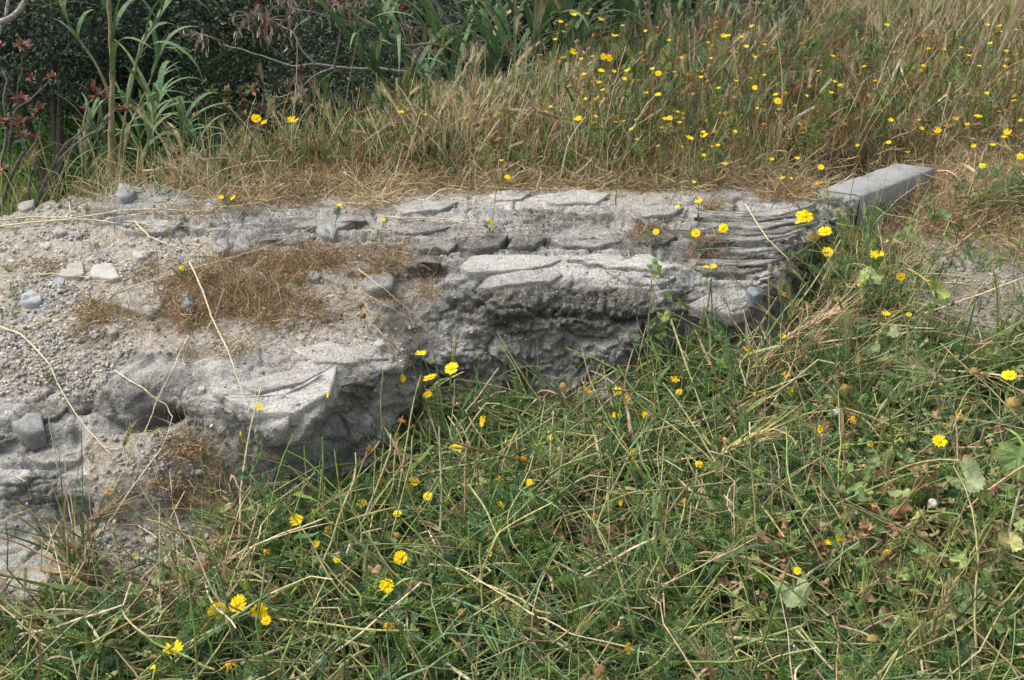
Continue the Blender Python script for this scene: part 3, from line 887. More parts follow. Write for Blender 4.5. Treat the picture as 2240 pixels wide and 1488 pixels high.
# ------------------------------------------------------------------ low dry matted plants on the rock
tuss = spots([(500,640,170,65,1.0),(640,600,150,48,.9),(420,690,90,45,.9),(560,700,110,30,.6),(250,700,80,34,.9),(200,720,60,24,.6),(840,590,70,40,1.0),(700,660,90,30,.6),(860,660,80,30,.7),(900,640,60,40,.6),(750,700,80,30,.5),
              (440,1000,70,50,.9),(380,1090,90,40,.7),(520,1120,70,40,.5),(470,1040,70,50,.7),(480,960,50,30,.6),(1420,520,40,18,1.0),(1540,545,40,22,.8),(1560,575,50,18,.5),(70,590,60,20,.4),(480,775,70,20,.7),
              (1500,400,140,14,.6),(1640,380,150,22,1.0),(1100,390,160,16,.8),(830,395,120,18,.9),(700,420,90,20,.8),(580,450,80,14,.7),(1720,420,60,22,.8),(1560,450,30,12,.6),(1380,395,80,10,.6),(1700,690,70,40,.5),(1740,600,60,50,.3)])
tuss = tuss * sstep(.4, .7, N0[..., 2]) * sstep(-.32, .16, fbm(P3, .08, 4, 210, .6))
tuss = np.where(tuss > .12, tuss, 0)
n = 20000
p, a, b = sample(tuss, n)
s = Soup()
P = strands(p, .012 + .11 * R.uniform(0, 1, n) ** 2.2, R.uniform(.5, 1.5, n), R.uniform(0, 1.0, n), 4, wob=.15, kink=1.6)
P = keep_above(P, .003)
c = blend([BROWN, STRAW, OLIVE * .7], [.60, .32, .08], n) * R.uniform(.6, 1.05, (n, 1))
s.ribbons(P, taper(n, 5, R.uniform(.0006, .0013, n), .5), grad_col(c, c * 1.1, 5))
tag(s.build('dry_ground_cover', M_STRAW), kind='stuff')
# tiny curled leaves in the mats
s = Soup(); n = 9000
p, a, b = sample(tuss, n)
z = R.normal(size=(n, 3)); z[:, 2] = abs(z[:, 2])
p[:, 2] += R.uniform(0, .025, n)
V = np.array([[0,0,0],[.25,.2,.06],[.25,-.2,.06],[.7,.16,.0],[.7,-.16,.0],[1,0,-.12]], float)
LEAFT = (V, np.array([[1,2,4,3]]), np.array([[0,2,1],[3,4,5]]), np.ones((6, 3)))
s.stamp(LEAFT, p, rot_from(z), R.uniform(.004, .011, n), blend([BROWN, STRAW * .8, OLIVE * .6], [.7, .2, .1], n))
tag(s.build('dry_leaf_litter', M_STRAW), kind='stuff')
# straw litter over all the gravel and ledge
s = Soup(); n = 2600
p, a, b = sample(np.clip(gravel + .35 * dust * rockm + .1 * rockm, 0, 1) * (.3 + sstep(0, .3, fbm(P3, .2, 2, 220))), n)
P = strands(p, R.uniform(.01, .05, n), np.full(n, 1.5), np.zeros(n), 3, wob=.15)
h = H(P[..., 0], P[..., 1]); P[..., 2] = h + .002 + R.uniform(0, .003, (n, 1))
c = blend([STRAW, BROWN], [.6, .4], n)
s.ribbons(P, taper(n, 4, R.uniform(.0005, .0012, n), .6), grad_col(c, c, 4), side=np.tile([[0.3, .8, 0]], (n, 1)))
tag(s.build('straw_litter', M_STRAW), kind='stuff')
# small green sprigs on gravel
s = Soup(); n = 420
p, a, b = sample(np.clip(gravel, 0, 1) * (.15 + sstep(.05, .35, fbm(P3, .15, 3, 230))) + tuss * .5, n)
for k in range(3):
    m = R.integers(0, 3, n) == k
    z = R.normal(0, .6, (m.sum(), 3)); z[:, 2] = 1
    s.stamp(FEATH[k], p[m], rot_from(z), R.uniform(.012, .04, m.sum()), blend([GREEN, OLIVE], [.8, .2], m.sum()) * .9)
tag(s.build('small_green_sprigs', M_GRASS), kind='stuff')

# ------------------------------------------------------------------ tangled vegetation in front
EF = front.copy()
for _ in range(60):
    q_ = np.pad(EF, 1, mode='edge'); EF = (q_[:-2, 1:-1] + q_[2:, 1:-1] + q_[1:-1, :-2] + q_[1:-1, 2:]) / 4
EF = sstep(.45, .98, EF)
def ef(lo=.35): return lo + (1 - lo) * EF[LAST]
flatn = sstep(.45, .75, grid_normals(Pd)[..., 2])
fr = front ** 3 * flatn * (rockm < .2)
fr *= (vv > 470)
bare = spots([(60,1320,130,70,1.0),(330,1240,130,60,.9),(700,1095,170,34,.75),(560,1150,90,30,.6),(1300,860,120,24,.6),(1640,775,110,34,1.0),(1760,690,50,60,.9),(1830,600,45,60,.8),(420,1300,90,40,.6),(2150,760,130,80,.8),(2010,740,60,60,.6),(1950,480,110,50,1.1),(2120,610,190,110,1.3),(2000,540,110,50,.7),(2230,660,120,70,.9),(1700,760,70,20,.5),(1300,850,60,20,.5)])
# open patches of dark soil deep in the tangle
opn = spots([(1330,1260,130,70,.55),(1220,1380,120,60,.5),(1520,1150,70,60,.4)])
clump = .25 + 1.5 * sstep(-.25, .3, fbm(P3, .11, 3, 271))
dens = fr * np.where(bare > .42, .03, 1 - np.clip(bare, 0, 1)) * (1 - opn) * (vv > 470) * clump
edge_soft = sstep(0, 1, fr)
def zone_w(a, b):
    """dry fraction by photo place"""
    dry = .20 + .46 * np.exp(-(((a - 250) / 380) ** 2 + ((b - 1330) / 170) ** 2)) + .25 * np.exp(-(((a - 1250) / 500) ** 2 + ((b - 880) / 70) ** 2)) + .55 * np.exp(-(((a - 1950) / 300) ** 2 + ((b - 500) / 90) ** 2)) + .3 * np.exp(-(((a - 1950) / 230) ** 2 + ((b - 780) / 110) ** 2)) + .18 * np.exp(-(((a - 1750) / 350) ** 2 + ((b - 1250) / 200) ** 2))
    k = (a * .7 + b) / 90.0
    pa = fbm(np.stack([a / 400, b / 220, a * 0], -1), .35, 3, 272)
    return np.clip(dry + .55 * pa, 0.04, .93)
def zcol(a, b, n, bright=1.0):
    dry = zone_w(a, b); g = blend([GREEN * [.82, 1.04, .95], BLUEG * 1.1, OLIVE], [.55, .30, .15], n); d = blend([STRAW, BROWN], [.74, .26], n)
    return np.where((R.uniform(size=n) < dry)[:, None], d, g) * bright
def mat_h(a, b):     # thickness of the tangle
    return .05 + .09 * sstep(900, 1300, b) + .10 * sstep(1300, 2000, a)
# lower tangle
s = Soup(); n = 15000
p, a, b = sample(dens, n)
P = strands(p, R.uniform(.06, .22, n) * ef(), R.uniform(.4, 1.6, n), R.uniform(.0, 1.2, n), 6, wob=.10, kink=1.6)
P[..., 2] += R.uniform(0, 1, (n, 1)) * mat_h(a, b)[:, None] * .6
P = keep_above(P)
c = zcol(a, b, n)
s.ribbons(P, taper(n, 7, R.uniform(.0009, .0027, n), .4), grad_col(c, c * 1.08, 7))
# thicker round stems lying across
n = 5600
p, a, b = sample(dens, n)
P = strands(p, R.uniform(.12, .42, n) * ef(), R.uniform(.8, 1.6, n), R.uniform(-.1, .7, n), 7, wob=.07, kink=1.3)
P[..., 2] += (R.uniform(.1, 1, (n, 1)) * mat_h(a, b)[:, None])
P = keep_above(P)
dry = zone_w(a, b); c = np.where((R.uniform(size=n) < dry)[:, None], pick(STRAW, n), blend([GREEN * 1.35, OLIVE * 1.15, BLUEG * 1.2], [.4, .35, .25], n))
s.tubes(P, taper(n, 8, R.uniform(.0012, .0042, n), .6), grad_col(c, c, 8))
tag(s.build('grass_tangle', M_GRASS), kind='stuff')
# broad grass blades, green and dry
s = Soup(); n = 3000
p, a, b = sample(dens, n)
P = strands(p, R.uniform(.08, .26, n) * ef(), R.uniform(.2, 1.4, n), R.uniform(.3, 2.2, n), 8, wob=.12, kink=1.0)
P[..., 2] += R.uniform(0, .8, (n, 1)) * mat_h(a, b)[:, None]
P = keep_above(P)
t = np.linspace(0, 1, 9)[None]
W = R.uniform(.0020, .0064, (n, 1)) * np.sin(math.pi * (.12 + .86 * t)) ** .7
c = zcol(a, b, n); c = np.where(c[:, :1] > .30, pick(np.array([[.55,.42,.27],[.50,.36,.22],[.58,.47,.31]]), n), c)
s.ribbons(P, W, grad_col(c, c * 1.1, 9))
tag(s.build('grass_blades', M_GRASS), kind='stuff')
# feathery foliage
s = Soup(); n = 14000
fmask = dens * (.12 + sstep(-.15, .3, fbm(P3, .18, 3, 240)) * (1 + spots([(950,1230,280,160,1.2),(700,1420,200,80,1.5),(1250,1040,280,60,1.2),(1700,1120,160,110,1.5),(1600,870,200,60,1.0),(1800,650,90,90,1.2),(1680,1400,160,80,.6),(980,880,70,70,1.0)])))
p, a, b = sample(fmask, n)
p[:, 2] += R.uniform(.0, 1.0, n) * mat_h(a, b)
z = R.normal(0, .7, (n, 3)); z[:, 2] = R.uniform(.1, 1, n)
kk = R.integers(0, 3, n); cc = blend([GREEN * [.85, 1, 1], BLUEG, OLIVE], [.55, .39, .06], n) * 1.08
for k in range(3):
    m = kk == k
    s.stamp(FEATH[k], p[m], rot_from(z[m]), R.uniform(.03, .08, m.sum()), cc[m])
tag(s.build('feathery_foliage', M_GRASS), kind='stuff')
# small round-lobed leaves, strongest at lower right
s = Soup(); n = 2300
lm = dens * (.03 + spots([(2080,1150,220,160,1.0),(2000,1400,260,110,1.0),(2150,1300,160,200,1.0),(1700,1440,200,60,.6),(1750,1000,200,120,.25),(330,1440,140,50,.5),(800,1380,300,90,.15)]))
p, a, b = sample(lm, n)
p[:, 2] += R.uniform(.3, 1.25, n) * mat_h(a, b)
z = R.normal(0, .5, (n, 3)); z[:, 2] = 1
kk = R.integers(0, 4, n)
cc = blend([GREEN * .95, OLIVE * .8, BROWN], [.62, .14, .24], n)
for k in range(4):
    m = kk == k
    s.stamp(MALL[k], p[m], rot_from(z[m]), R.uniform(.006, .019, m.sum()), cc[m])
tag(s.build('small_mallow_leaves', M_LEAF), kind='stuff')
# withered brown leaf clumps and small seed clusters
s = Soup(); n = 3200
wm = dens * (.08 + sstep(.05, .3, fbm(P3, .13, 3, 250)) + spots([(1950,1430,300,70,1.0),(1500,1300,160,60,1.0),(2100,1200,180,160,.8),(1850,1320,200,60,.8)]))
p, a, b = sample(wm, n)
p[:, 2] += R.uniform(.1, 1.0, n) * mat_h(a, b)
z = R.normal(size=(n, 3))
s.stamp(LEAFT, p, rot_from(z), R.uniform(.006, .022, n), blend([BROWN, STRAW * .8], [.75, .25], n))
p2 = np.repeat(p[:260], 7, 0) + R.normal(0, .005, (1820, 3))
s.stamp(BLOBS[0], p2, rot_from(R.normal(size=(1820, 3))), R.uniform(.0015, .0034, 1820), blend([BROWN * 1.2, STRAW * .8, OLIVE], [.5, .3, .2], 1820))
ng = 90; g0, a, b = sample(wm, ng)
g0[:, 2] += R.uniform(.6, 1.15, ng) * mat_h(a, b)
q = np.repeat(g0, 11, 0) + R.normal(0, .009, (ng * 11, 3)); z = R.normal(size=(ng * 11, 3))
cq = np.repeat(pick(BROWN, ng), 11, 0) * R.uniform(.7, 1.25, (ng * 11, 1))
for k in range(2):
    s.stamp(MALL[1 + k], q[k::2], rot_from(z[k::2]), R.uniform(.006, .014, len(q[k::2])), cq[k::2])
tag(s.build('withered_leaves', M_STRAW), kind='stuff')
# upright thin stems rising out of the tangle
s = Soup(); n = 760
um = fr * spots([(1890,760,90,90,1.6),(1880,900,120,90,1.0),(1700,850,100,60,.7)]) + dens * (.15 + sstep(1100, 1900, uu) * 1.6 + .2 * sstep(900, 1300, vv))
p, a, b = sample(um, n)
P = strands(p, R.uniform(.16, .36, n) + .12 * (a > 1500), R.uniform(.0, .5, n), R.uniform(.0, .9, n), 8, wob=.06)
c = zcol(a, b, n, 1.05)
s.tubes(P, taper(n, 9, R.uniform(.0009, .0020, n), .4), grad_col(c, c * 1.05, 9))
kk = R.integers(0, 3, n)
for k in range(3):
    m = (kk == k) & (R.uniform(size=n) < .16)
    d = P[m, -1] - P[m, -2]
    s.stamp(EARS[k], P[m, -1], rot_from(d), R.uniform(.035, .06, m.sum()), pick(OLIVE * 1.1, m.sum()))
n = 190
p, a, b = sample(fr * spots([(1890,760,80,90,2.0),(1900,900,140,90,1.0)]) + dens * (.12 + 1.3 * sstep(1350, 1850, uu)), n)
P = strands(p, R.uniform(.20, .42, n), R.uniform(.0, .7, n), R.uniform(-.2, .9, n), 8, wob=.04, kink=.7)
c = blend([GREEN * 1.25, OLIVE, STRAW], [.45, .35, .2], n)
s.tubes(P, taper(n, 9, R.uniform(.0020, .0034, n), .5), grad_col(c, c * 1.05, 9), 5)
# fine divided leaves up those stems
q = np.repeat(P[:, 1:8].reshape(-1, 3), 2, 0) + R.normal(0, .006, (n * 14, 3)); z = R.normal(0, .8, (len(q), 3)); z[:, 2] = .6
s.stamp(FEATH[1], q, rot_from(z), R.uniform(.03, .06, len(q)), blend([GREEN, BLUEG], [.6, .4], len(q)) * 1.1)
tag(s.build('upright_stems', M_GRASS), kind='stuff')
# dry hay at the right of the kerb
s = Soup(); n = 9000
hm = spots([(2080,480,110,45,1.0),(2190,440,130,70,1.0),(1900,560,70,40,.7),(2150,380,160,50,1.0),(2085,400,40,40,1.2),(1990,445,40,18,1.0),(2050,400,60,30,.5),(1860,600,50,40,.5),(2230,540,60,40,.4)]) * (front > .3)
p, a, b = sample(hm, n)
P = strands(p, R.uniform(.06, .2, n), R.uniform(.4, 1.5, n), R.uniform(.2, 1.6, n), 5, wob=.25)
P[..., 2] += R.uniform(0, .03, (n, 1)); P = keep_above(P)
c = blend([STRAW, BROWN, OLIVE], [.6, .3, .1], n)
s.ribbons(P, taper(n, 6, R.uniform(.0008, .0019, n), .4), grad_col(c, c, 6))
tag(s.build('dry_hay', M_STRAW), kind='stuff')

# ------------------------------------------------------------------ meadow behind the rock
def meadow_pts(n, y0, y1, dens_fn=None):
    out = np.zeros((0, 3))
    while len(out) < n:
        q = np.stack([R.uniform(-1.6, 5.5, 4 * n), R.uniform(y0, y1, 4 * n)], -1)
        ok = (q[:, 1] < ybound(q[:, 0]) + .15) & (q[:, 1] > np.interp(q[:, 0], Pd[0, :, 0], Pd[0, :, 1]) - .08) & (np.abs(q[:, 0]) < .52 * q[:, 1] + .5)
        pxx, pyy, _ = to_px(np.stack([q[:, 0], q[:, 1], G(q[:, 0], q[:, 1])], -1))
        if dens_fn is not None: ok &= R.uniform(size=len(q)) < dens_fn(q)
        q = q[ok]
        out = np.concatenate([out, np.stack([q[:, 0], q[:, 1], G(q[:, 0], q[:, 1])], -1)])
    return out[:n]
def nz(q, sc, seed):
    return fbm(np.concatenate([q[:, :2], np.zeros((len(q), 1))], 1), sc, 3, seed)
# low rusty brown mat
s = Soup(); n = 30000
p = meadow_pts(n, 3.6, 8)
P = strands(p, R.uniform(.06, .24, n), R.uniform(.1, 1.3, n), R.uniform(.0, 1.0, n), 5, wob=.12, kink=1.8)
P[..., 2] += R.uniform(0, .14, (n, 1)) * sstep(3.9, 4.5, p[:, 1:2])
k = sstep(-.25, .25, nz(p, .6, 260))
rust = np.exp(-(((p[:, 0] - .9) / .9) ** 2 + ((p[:, 1] - 4.5) / .5) ** 2))
gr = .14 + .25 * sstep(5.2, 7, p[:, 1]) + .12 * sstep(-.1, -.8, p[:, 0])
c = np.where((R.uniform(size=n) < gr)[:, None], blend([GREEN, BLUEG], [.6, .4], n), np.where((R.uniform(size=n) < .08 + .14 * k + .34 * rust)[:, None], pick(BROWN * [1.05, .95, .9], n), pick(STRAW, n)))
s.ribbons(P, taper(n, 6, R.uniform(.0012, .0028, n), .4), grad_col(c, c * 1.05, 6))
tag(s.build('meadow_undergrowth', M_STRAW), kind='stuff')
# tall dry grasses
def tall_fn(q):
    cl = sstep(-.2, .25, nz(q, .28, 273))
    return cl * np.clip(.16 + .9 * np.exp(-((q[:, 0] - 2.4) / 1.3) ** 2) * sstep(4.7, 5.4, q[:, 1]) + 1.2 * np.exp(-(((q[:, 0] + .35) / .5) ** 2 + ((q[:, 1] - 4.15) / .35) ** 2)) - .1 * np.exp(-(((q[:, 0] - 1.0) / .8) ** 2 + ((q[:, 1] - 4.5) / .5) ** 2)) + .55 * np.exp(-(((q[:, 0] - .25) / .35) ** 2 + ((q[:, 1] - 4.9) / .6) ** 2)) + .5 * sstep(6.0, 7, q[:, 1]), 0, 1)
s = Soup(); n = 15000
p = meadow_pts(n, 3.75, 9.5, tall_fn)
Lm = np.interp(p[:, 1], [3.8, 4.3, 5.2, 9], [.24, .44, .60, .75]) * sstep(-1.3, -.2, p[:, 0]) ** .5
Lm = np.minimum(Lm, .27 + .12 * sstep(.1, .6, p[:, 0]) + .26 * sstep(1.3, 2.2, p[:, 0])) * np.where(R.uniform(size=n) < .1, 1.45, 1.0)
az = np.where(R.uniform(size=n) < .4, R.normal(.25, .8, n), R.uniform(0, 6.28, n))
P = strands(p, R.uniform(.6, 1.1, n) * Lm, R.uniform(.0, .6, n), R.uniform(-.1, .9, n), 6, az=az, wob=.05, kink=.5)
gr = .12 + .3 * sstep(0, .4, nz(p, .5, 274)) + .25 * sstep(.6, .2, p[:, 0]) * sstep(5, 6.5, p[:, 1]) + .28 * sstep(6.2, 8, p[:, 1])
c = np.where((R.uniform(size=n) < gr)[:, None], blend([GREEN, BLUEG, OLIVE], [.5, .3, .2], n), pick(STRAW * [1.02, 1.05, 1.10], n))
s.ribbons(P, taper(n, 7, R.uniform(.0013, .0030, n), .4), grad_col(c, c * 1.08, 7))
m = R.uniform(size=n) < .22
kk = R.integers(0, 3, n)
for k in range(3):
    mm = m & (kk == k)
    s.stamp((EAR0 if k else EARS[1]), P[mm, -1], rot_from(P[mm, -1] - P[mm, -2]), R.uniform(.04, .08, mm.sum()), c[mm] * 1.02)
tag(s.build('tall_dry_grass', M_STRAW), kind='stuff')
# feathery green and blue-green foliage within the meadow
s = Soup(); n = 3600
def fe_fn(q):
    return np.clip(.25 + .8 * np.exp(-(((q[:, 0] + .55) / .5) ** 2 + ((q[:, 1] - 4.15) / .35) ** 2)) + .4 * np.exp(-(((q[:, 0] - .9) / .9) ** 2 + ((q[:, 1] - 4.9) / .8) ** 2)), 0, 1)
p = meadow_pts(n, 3.9, 7.5, fe_fn)
p[:, 2] += R.uniform(.0, .32, n) * sstep(3.8, 4.3, p[:, 1]) * (.5 + .5 * sstep(-.1, .5, p[:, 0]))
z = R.normal(0, .5, (n, 3)); z[:, 2] = 1
kk = R.integers(0, 3, n); cc = blend([GREEN, BLUEG, OLIVE, BROWN], [.38, .25, .12, .25], n)
for k in range(3):
    mm = kk == k
    s.stamp(FEATH[k], p[mm], rot_from(z[mm]), R.uniform(.05, .11, mm.sum()), cc[mm])
tag(s.build('meadow_foliage', M_GRASS), kind='stuff')

# hay lying along the rear of the ledge
s = Soup(); n = 5200
hm = spots([(700,400,120,22,1.0),(880,392,140,20,1.0),(1080,392,140,16,1.0),(560,425,90,16,.7),(1350,390,160,12,.8),(1600,385,160,16,1.0),(1730,405,50,20,.7),(820,440,60,14,.5),(450,470,120,10,.25)]) * (vv > 375)
p, a, b = sample(hm, n)
P = strands(p, R.uniform(.05, .20, n), R.uniform(.7, 1.5, n), R.uniform(.0, 1.0, n), 5, wob=.25); P = keep_above(P)
c = blend([STRAW, BROWN, OLIVE], [.78, .17, .05], n)
s.ribbons(P, taper(n, 6, R.uniform(.0009, .0020, n), .5), grad_col(c, c, 6))
tag(s.build('rear_hay', M_STRAW), kind='stuff')
# tufts of green blades at the left foot of the rock
s = Soup(); n = 90
p, a, b = sample(spots([(170,1270,30,30,1),(205,1240,16,14,.6),(430,1340,60,30,.25)]), n)
P = strands(p, R.uniform(.10, .30, n), R.uniform(0, .5, n), R.uniform(.0, 1.3, n), 8, wob=.06)
t = np.linspace(0, 1, 9)[None]
W = R.uniform(.0014, .0034, (n, 1)) * np.sin(math.pi * (.15 + .82 * t)) ** .6
c = blend([GREEN * .75, BLUEG * .8, STRAW], [.45, .2, .35], n)
s.ribbons(P, W, grad_col(c, c * 1.1, 9))
tag(s.build('green_grass_tuft', M_GRASS), kind='stuff')
# ------------------------------------------------------------------ countable things
def at_y(px, py, Y):
    d = ray(px, py); t = Y / d[..., 1]
    o = d * np.asarray(t)[..., None]; o[..., 2] += CAM_H
    return o
def yp(pts, Y, dY=0.0):
    Ys = Y + np.linspace(0, dY, len(pts)) if np.isscalar(Y) else np.array(Y)
    return np.array([at_y(np.array(float(a)), np.array(float(b)), yy) for (a, b), yy in zip(pts, Ys)])
def smooth_path(P, k=4):
    """Catmull-Rom through the points"""
    P = np.asarray(P, float); n = len(P)
    if n < 3: 
        return np.stack([P[0] + (P[-1] - P[0]) * t for t in np.linspace(0, 1, k + 1)])
    Q = np.concatenate([[2 * P[0] - P[1]], P, [2 * P[-1] - P[-2]]]); out = []
    for i in range(n - 1):
        a, b, c, d = Q[i:i + 4]
        for t in np.linspace(0, 1, k, endpoint=False):
            out.append(.5 * (2 * b + (c - a) * t + (2 * a - 5 * b + 4 * c - d) * t * t + (3 * b - a - 3 * c + d) * t ** 3))
    out.append(P[-1]); return np.array(out)
def tube_soup(s, path, w0, w1, c0, c1=None, m=5, nodes=0):
    path = np.asarray(path, float); k = len(path)
    c1 = c0 if c1 is None else c1
    W = np.linspace(w0, w1, k)
    C = grad_col(np.array([c0], float), np.array([c1], float), k)
    if nodes:
        idx_ = np.arange(nodes, k - 1, nodes); W[idx_] *= 1.3; C[0, idx_] *= .75
    s.tubes(path[None], W[None], C, m)

ORD = ['first', 'second', 'third', 'fourth', 'fifth', 'sixth', 'seventh', 'eighth', 'ninth', 'tenth', 'eleventh', 'twelfth', 'thirteenth', 'fourteenth', 'fifteenth', 'sixteenth', 'seventeenth', 'eighteenth', 'nineteenth', 'twentieth', 'twenty-first', 'twenty-second']
_T = ['twenty', 'thirty', 'forty']
for _t in _T:
    for _o in ['first', 'second', 'third', 'fourth', 'fifth', 'sixth', 'seventh', 'eighth', 'ninth']:
        if f'{_t}-{_o}' not in ORD: ORD.append(f'{_t}-{_o}')
ZONES = [(500,1335,'in the bright cluster at lower left'),(370,1440,'near the bottom left'),(860,1250,'in feathery foliage near bottom centre'),(640,1135,'in grass below the front boulder'),(885,1085,'just right of the front boulder foot'),
 (930,825,'in the notch between boulder and ledge'),(1020,950,'in the tangle beside the boulder'),(1150,1030,'in the middle of the tangle'),(1340,880,'in grass below the dark rock face'),(1370,1400,'near the bottom edge at centre'),
 (1650,800,'at the foot of the small rock'),(1775,500,'standing over the layered rock'),(1930,620,'among mallow leaves beside bare soil'),(2100,900,'among tall stems near the right edge'),(1555,575,'low on the layered rock'),(1520,465,'on the top of layered rock'),
 (1100,500,'on the long ledge top'),(790,470,'behind the brown mat on the rock'),(497,434,'on the gravelly far edge of the rock'),(397,586,'on the gravel bank'),(545,920,'on the left of the front boulder'),(237,1073,'over the left gully'),
 (600,262,'against the dark bushes at left'),(900,250,'over the green clump behind the rock'),(1105,370,'at the rear edge of the ledge'),(1265,45,'at the top centre of the meadow'),(1380,75,'by the reeds at top centre'),(1290,124,'in the upper left meadow'),
 (1295,170,'in the left meadow below the top group'),(1400,160,'in the centre left of the meadow'),(1425,207,'in the middle of the meadow left'),(1260,262,'low on the left side of the meadow'),(1355,268,'low in the rusty stems left of centre'),(1500,275,'low in the rusty stems at centre'),
 (1520,130,'high in the centre of the meadow'),(1620,85,'at the top of the central meadow'),(1650,185,'in the middle of the meadow'),(1770,195,'in the straw right of the meadow centre'),(1750,290,'in the green above the kerb'),(1570,355,'at the meadow edge behind layered rock'),
 (1740,370,'just left of the concrete kerb'),(1950,300,'above the right end of the kerb'),(2060,275,'in the straw right of the kerb'),(2190,310,'at the right edge above the kerb'),(2080,115,'near the far pale rock, left side'),(2210,130,'in front of the far pale rock'),(2200,215,'at the right edge below the far rock')]
def zone_of(px, py):
    return min(range(len(ZONES)), key=lambda i: (ZONES[i][0] - px) ** 2 + ((ZONES[i][1] - py) * 1.3) ** 2)
def ordinal_labels(items, noun, adj):
    """items [(px,py,...)], one label each: place in its row counted from the left"""
    z = {}
    for i, it in enumerate(items): z.setdefault(zone_of(it[0], it[1]), []).append(i)
    out = {}
    for k, ids in z.items():
        ids.sort(key=lambda i: items[i][0])
        for r, i in enumerate(ids):
            a = adj(items[i])
            if len(ids) == 1: t = f"{a} {noun} {ZONES[k][2]}"
            elif r == 0: t = f"{a} {noun}, leftmost {ZONES[k][2]}"
            elif r == len(ids) - 1: t = f"{a} {noun}, rightmost {ZONES[k][2]}"
            else: t = f"{a} {noun}, {ORD[r]} from left {ZONES[k][2]}"
            out[i] = t
    return out

# ---- daisies
def petal_mesh(name, n, lift, droop, seed, gaps=0.0, wid=.28, c=(.90, .66, .004)):
    r = np.random.default_rng(seed); V, F4, C = [], [], []
    for i in range(n):
        if r.uniform() < gaps: continue
        a = 2 * math.pi * (i + r.normal(0, .12)) / n; L = r.uniform(.86, 1.04); b = len(V)
        ca, sa = math.cos(a), math.sin(a); tw = r.normal(0, .04); up = lift + r.normal(0, .07)
        k = r.uniform(.92, 1.06)
        for t, w in ((0, .075), (.35, wid * .5), (.72, wid * .56), (.95, wid * .40), (1.0, wid * .2)):
            x = .24 + (L - .24) * t; z = up * t - droop * t * t
            for sg in (-1, 0, 1):
                V.append([x * ca - sg * w * sa, x * sa + sg * w * ca, z - (.03 if sg == 0 else 0) * (t > 0) + sg * tw * t])
                C.append([c[0] * k, c[1] * k * (.9 + .12 * t), c[2]])
        for q in range(4):
            for h in (0, 1):
                F4.append([b + q * 3 + h, b + q * 3 + h + 1, b + q * 3 + h + 4, b + q * 3 + h + 3])
    me_o = mesh_obj(name, np.array(V), np.array(F4), M_PETAL, col=np.array(C))
    me = me_o.data; bpy.data.objects.remove(me_o); return me
def disc_mesh(name, rad, h, col, seed, mat=None, m=10, bumpy=.03, rings=5):
    r = np.random.default_rng(seed); V = [[0, 0, h]]; F3, F4 = [], []
    for i in range(1, rings + 1):
        ph = math.pi * .55 * i / rings
        for j in range(m):
            k = 1 + r.normal(0, bumpy); a = 2 * math.pi * (j + .5 * (i % 2)) / m
            V.append([rad * math.sin(ph) * math.cos(a) * k, rad * math.sin(ph) * math.sin(a) * k, h * math.cos(ph) * k])
    for j in range(m): F3.append([0, 1 + j, 1 + (j + 1) % m])
    for i in range(rings - 1):
        a, b = 1 + i * m, 1 + (i + 1) * m
        for j in range(m): F4.append([a + j, b + j, b + (j + 1) % m, a + (j + 1) % m])
    C = np.array(col)[None] * r.uniform(.75, 1.2, (len(V), 1))
    o = mesh_obj(name, np.array(V, float), [np.array(F3), np.array(F4)], mat or M_DISC, col=C)
    me = o.data; bpy.data.objects.remove(o); return me
PET = {'flat': [petal_mesh('petals', 15, .10, .05, 1), petal_mesh('petals', 14, .18, .10, 2, .06), petal_mesh('petals', 16, .02, .08, 3, .04)],
       'cup': [petal_mesh('petals', 14, .55, .12, 4, .05), petal_mesh('petals', 12, .42, .05, 5, .1)],
       'old': [petal_mesh('petals', 13, .05, .55, 6, .3, .15, (.80, .42, .01)), petal_mesh('petals', 12, .3, .6, 7, .35, .13, (.74, .36, .01))]}
DISC_Y = disc_mesh('disc', .30, .14, (.72, .42, .01), 1)
DISC_O = disc_mesh('disc', .36, .26, (.50, .25, .03), 2)
SEEDH = [disc_mesh('seed_head', 1.0, .95, (.22, .15, .05), 3, bumpy=.10, m=14, rings=6), disc_mesh('seed_head', 1.0, .75, (.25, .185, .07), 4, bumpy=.10, m=14, rings=6), disc_mesh('seed_head', 1.0, .85, (.17, .10, .045), 5, bumpy=.12, m=13, rings=6)]
CAL = disc_mesh('calyx', .33, -.2, (.13, .18, .06), 6, M_GRASS, m=7, rings=3)

def place_mesh(name, me, parent, pos, nrm, size, spin):
    o = bpy.data.objects.new(name, me); COL.objects.link(o); o.parent = parent
    m = rot_from(np.array([nrm]), np.array([spin]))[0]
    o.matrix_local = Matrix.Translation(Vector([float(c) for c in pos])) @ Matrix([[float(v) for v in row] for row in m]).to_4x4() @ Matrix.Diagonal((size, size, size, 1))
    return o
def stem_to(name, parent, base, head, nrm, w, c, leaves=0, mat=None):
    """curved stem from base to head, local coordinates; ends along nrm"""
    L = np.linalg.norm(head - base)
    pts = [base * 0, (head - base) * .35 + R.normal(0, L * .06, 3) * [1, 1, .2], (head - base) * .75 - nrm * L * .06, head - base - nrm * w]
    path = smooth_path(pts, 4); s = Soup()
    tube_soup(s, path, w * 1.25, w * .85, np.array(c) * .9, c, 5)
    if leaves:
        k = R.integers(2, len(path) - 3, leaves); z = R.normal(0, .8, (leaves, 3)); z[:, 2] = .7
        s.stamp(FEATH[0], path[k], rot_from(z), R.uniform(.02, .045, leaves), pick(BLUEG, leaves))
    return s.build(name, mat or M_GRASS, parent)
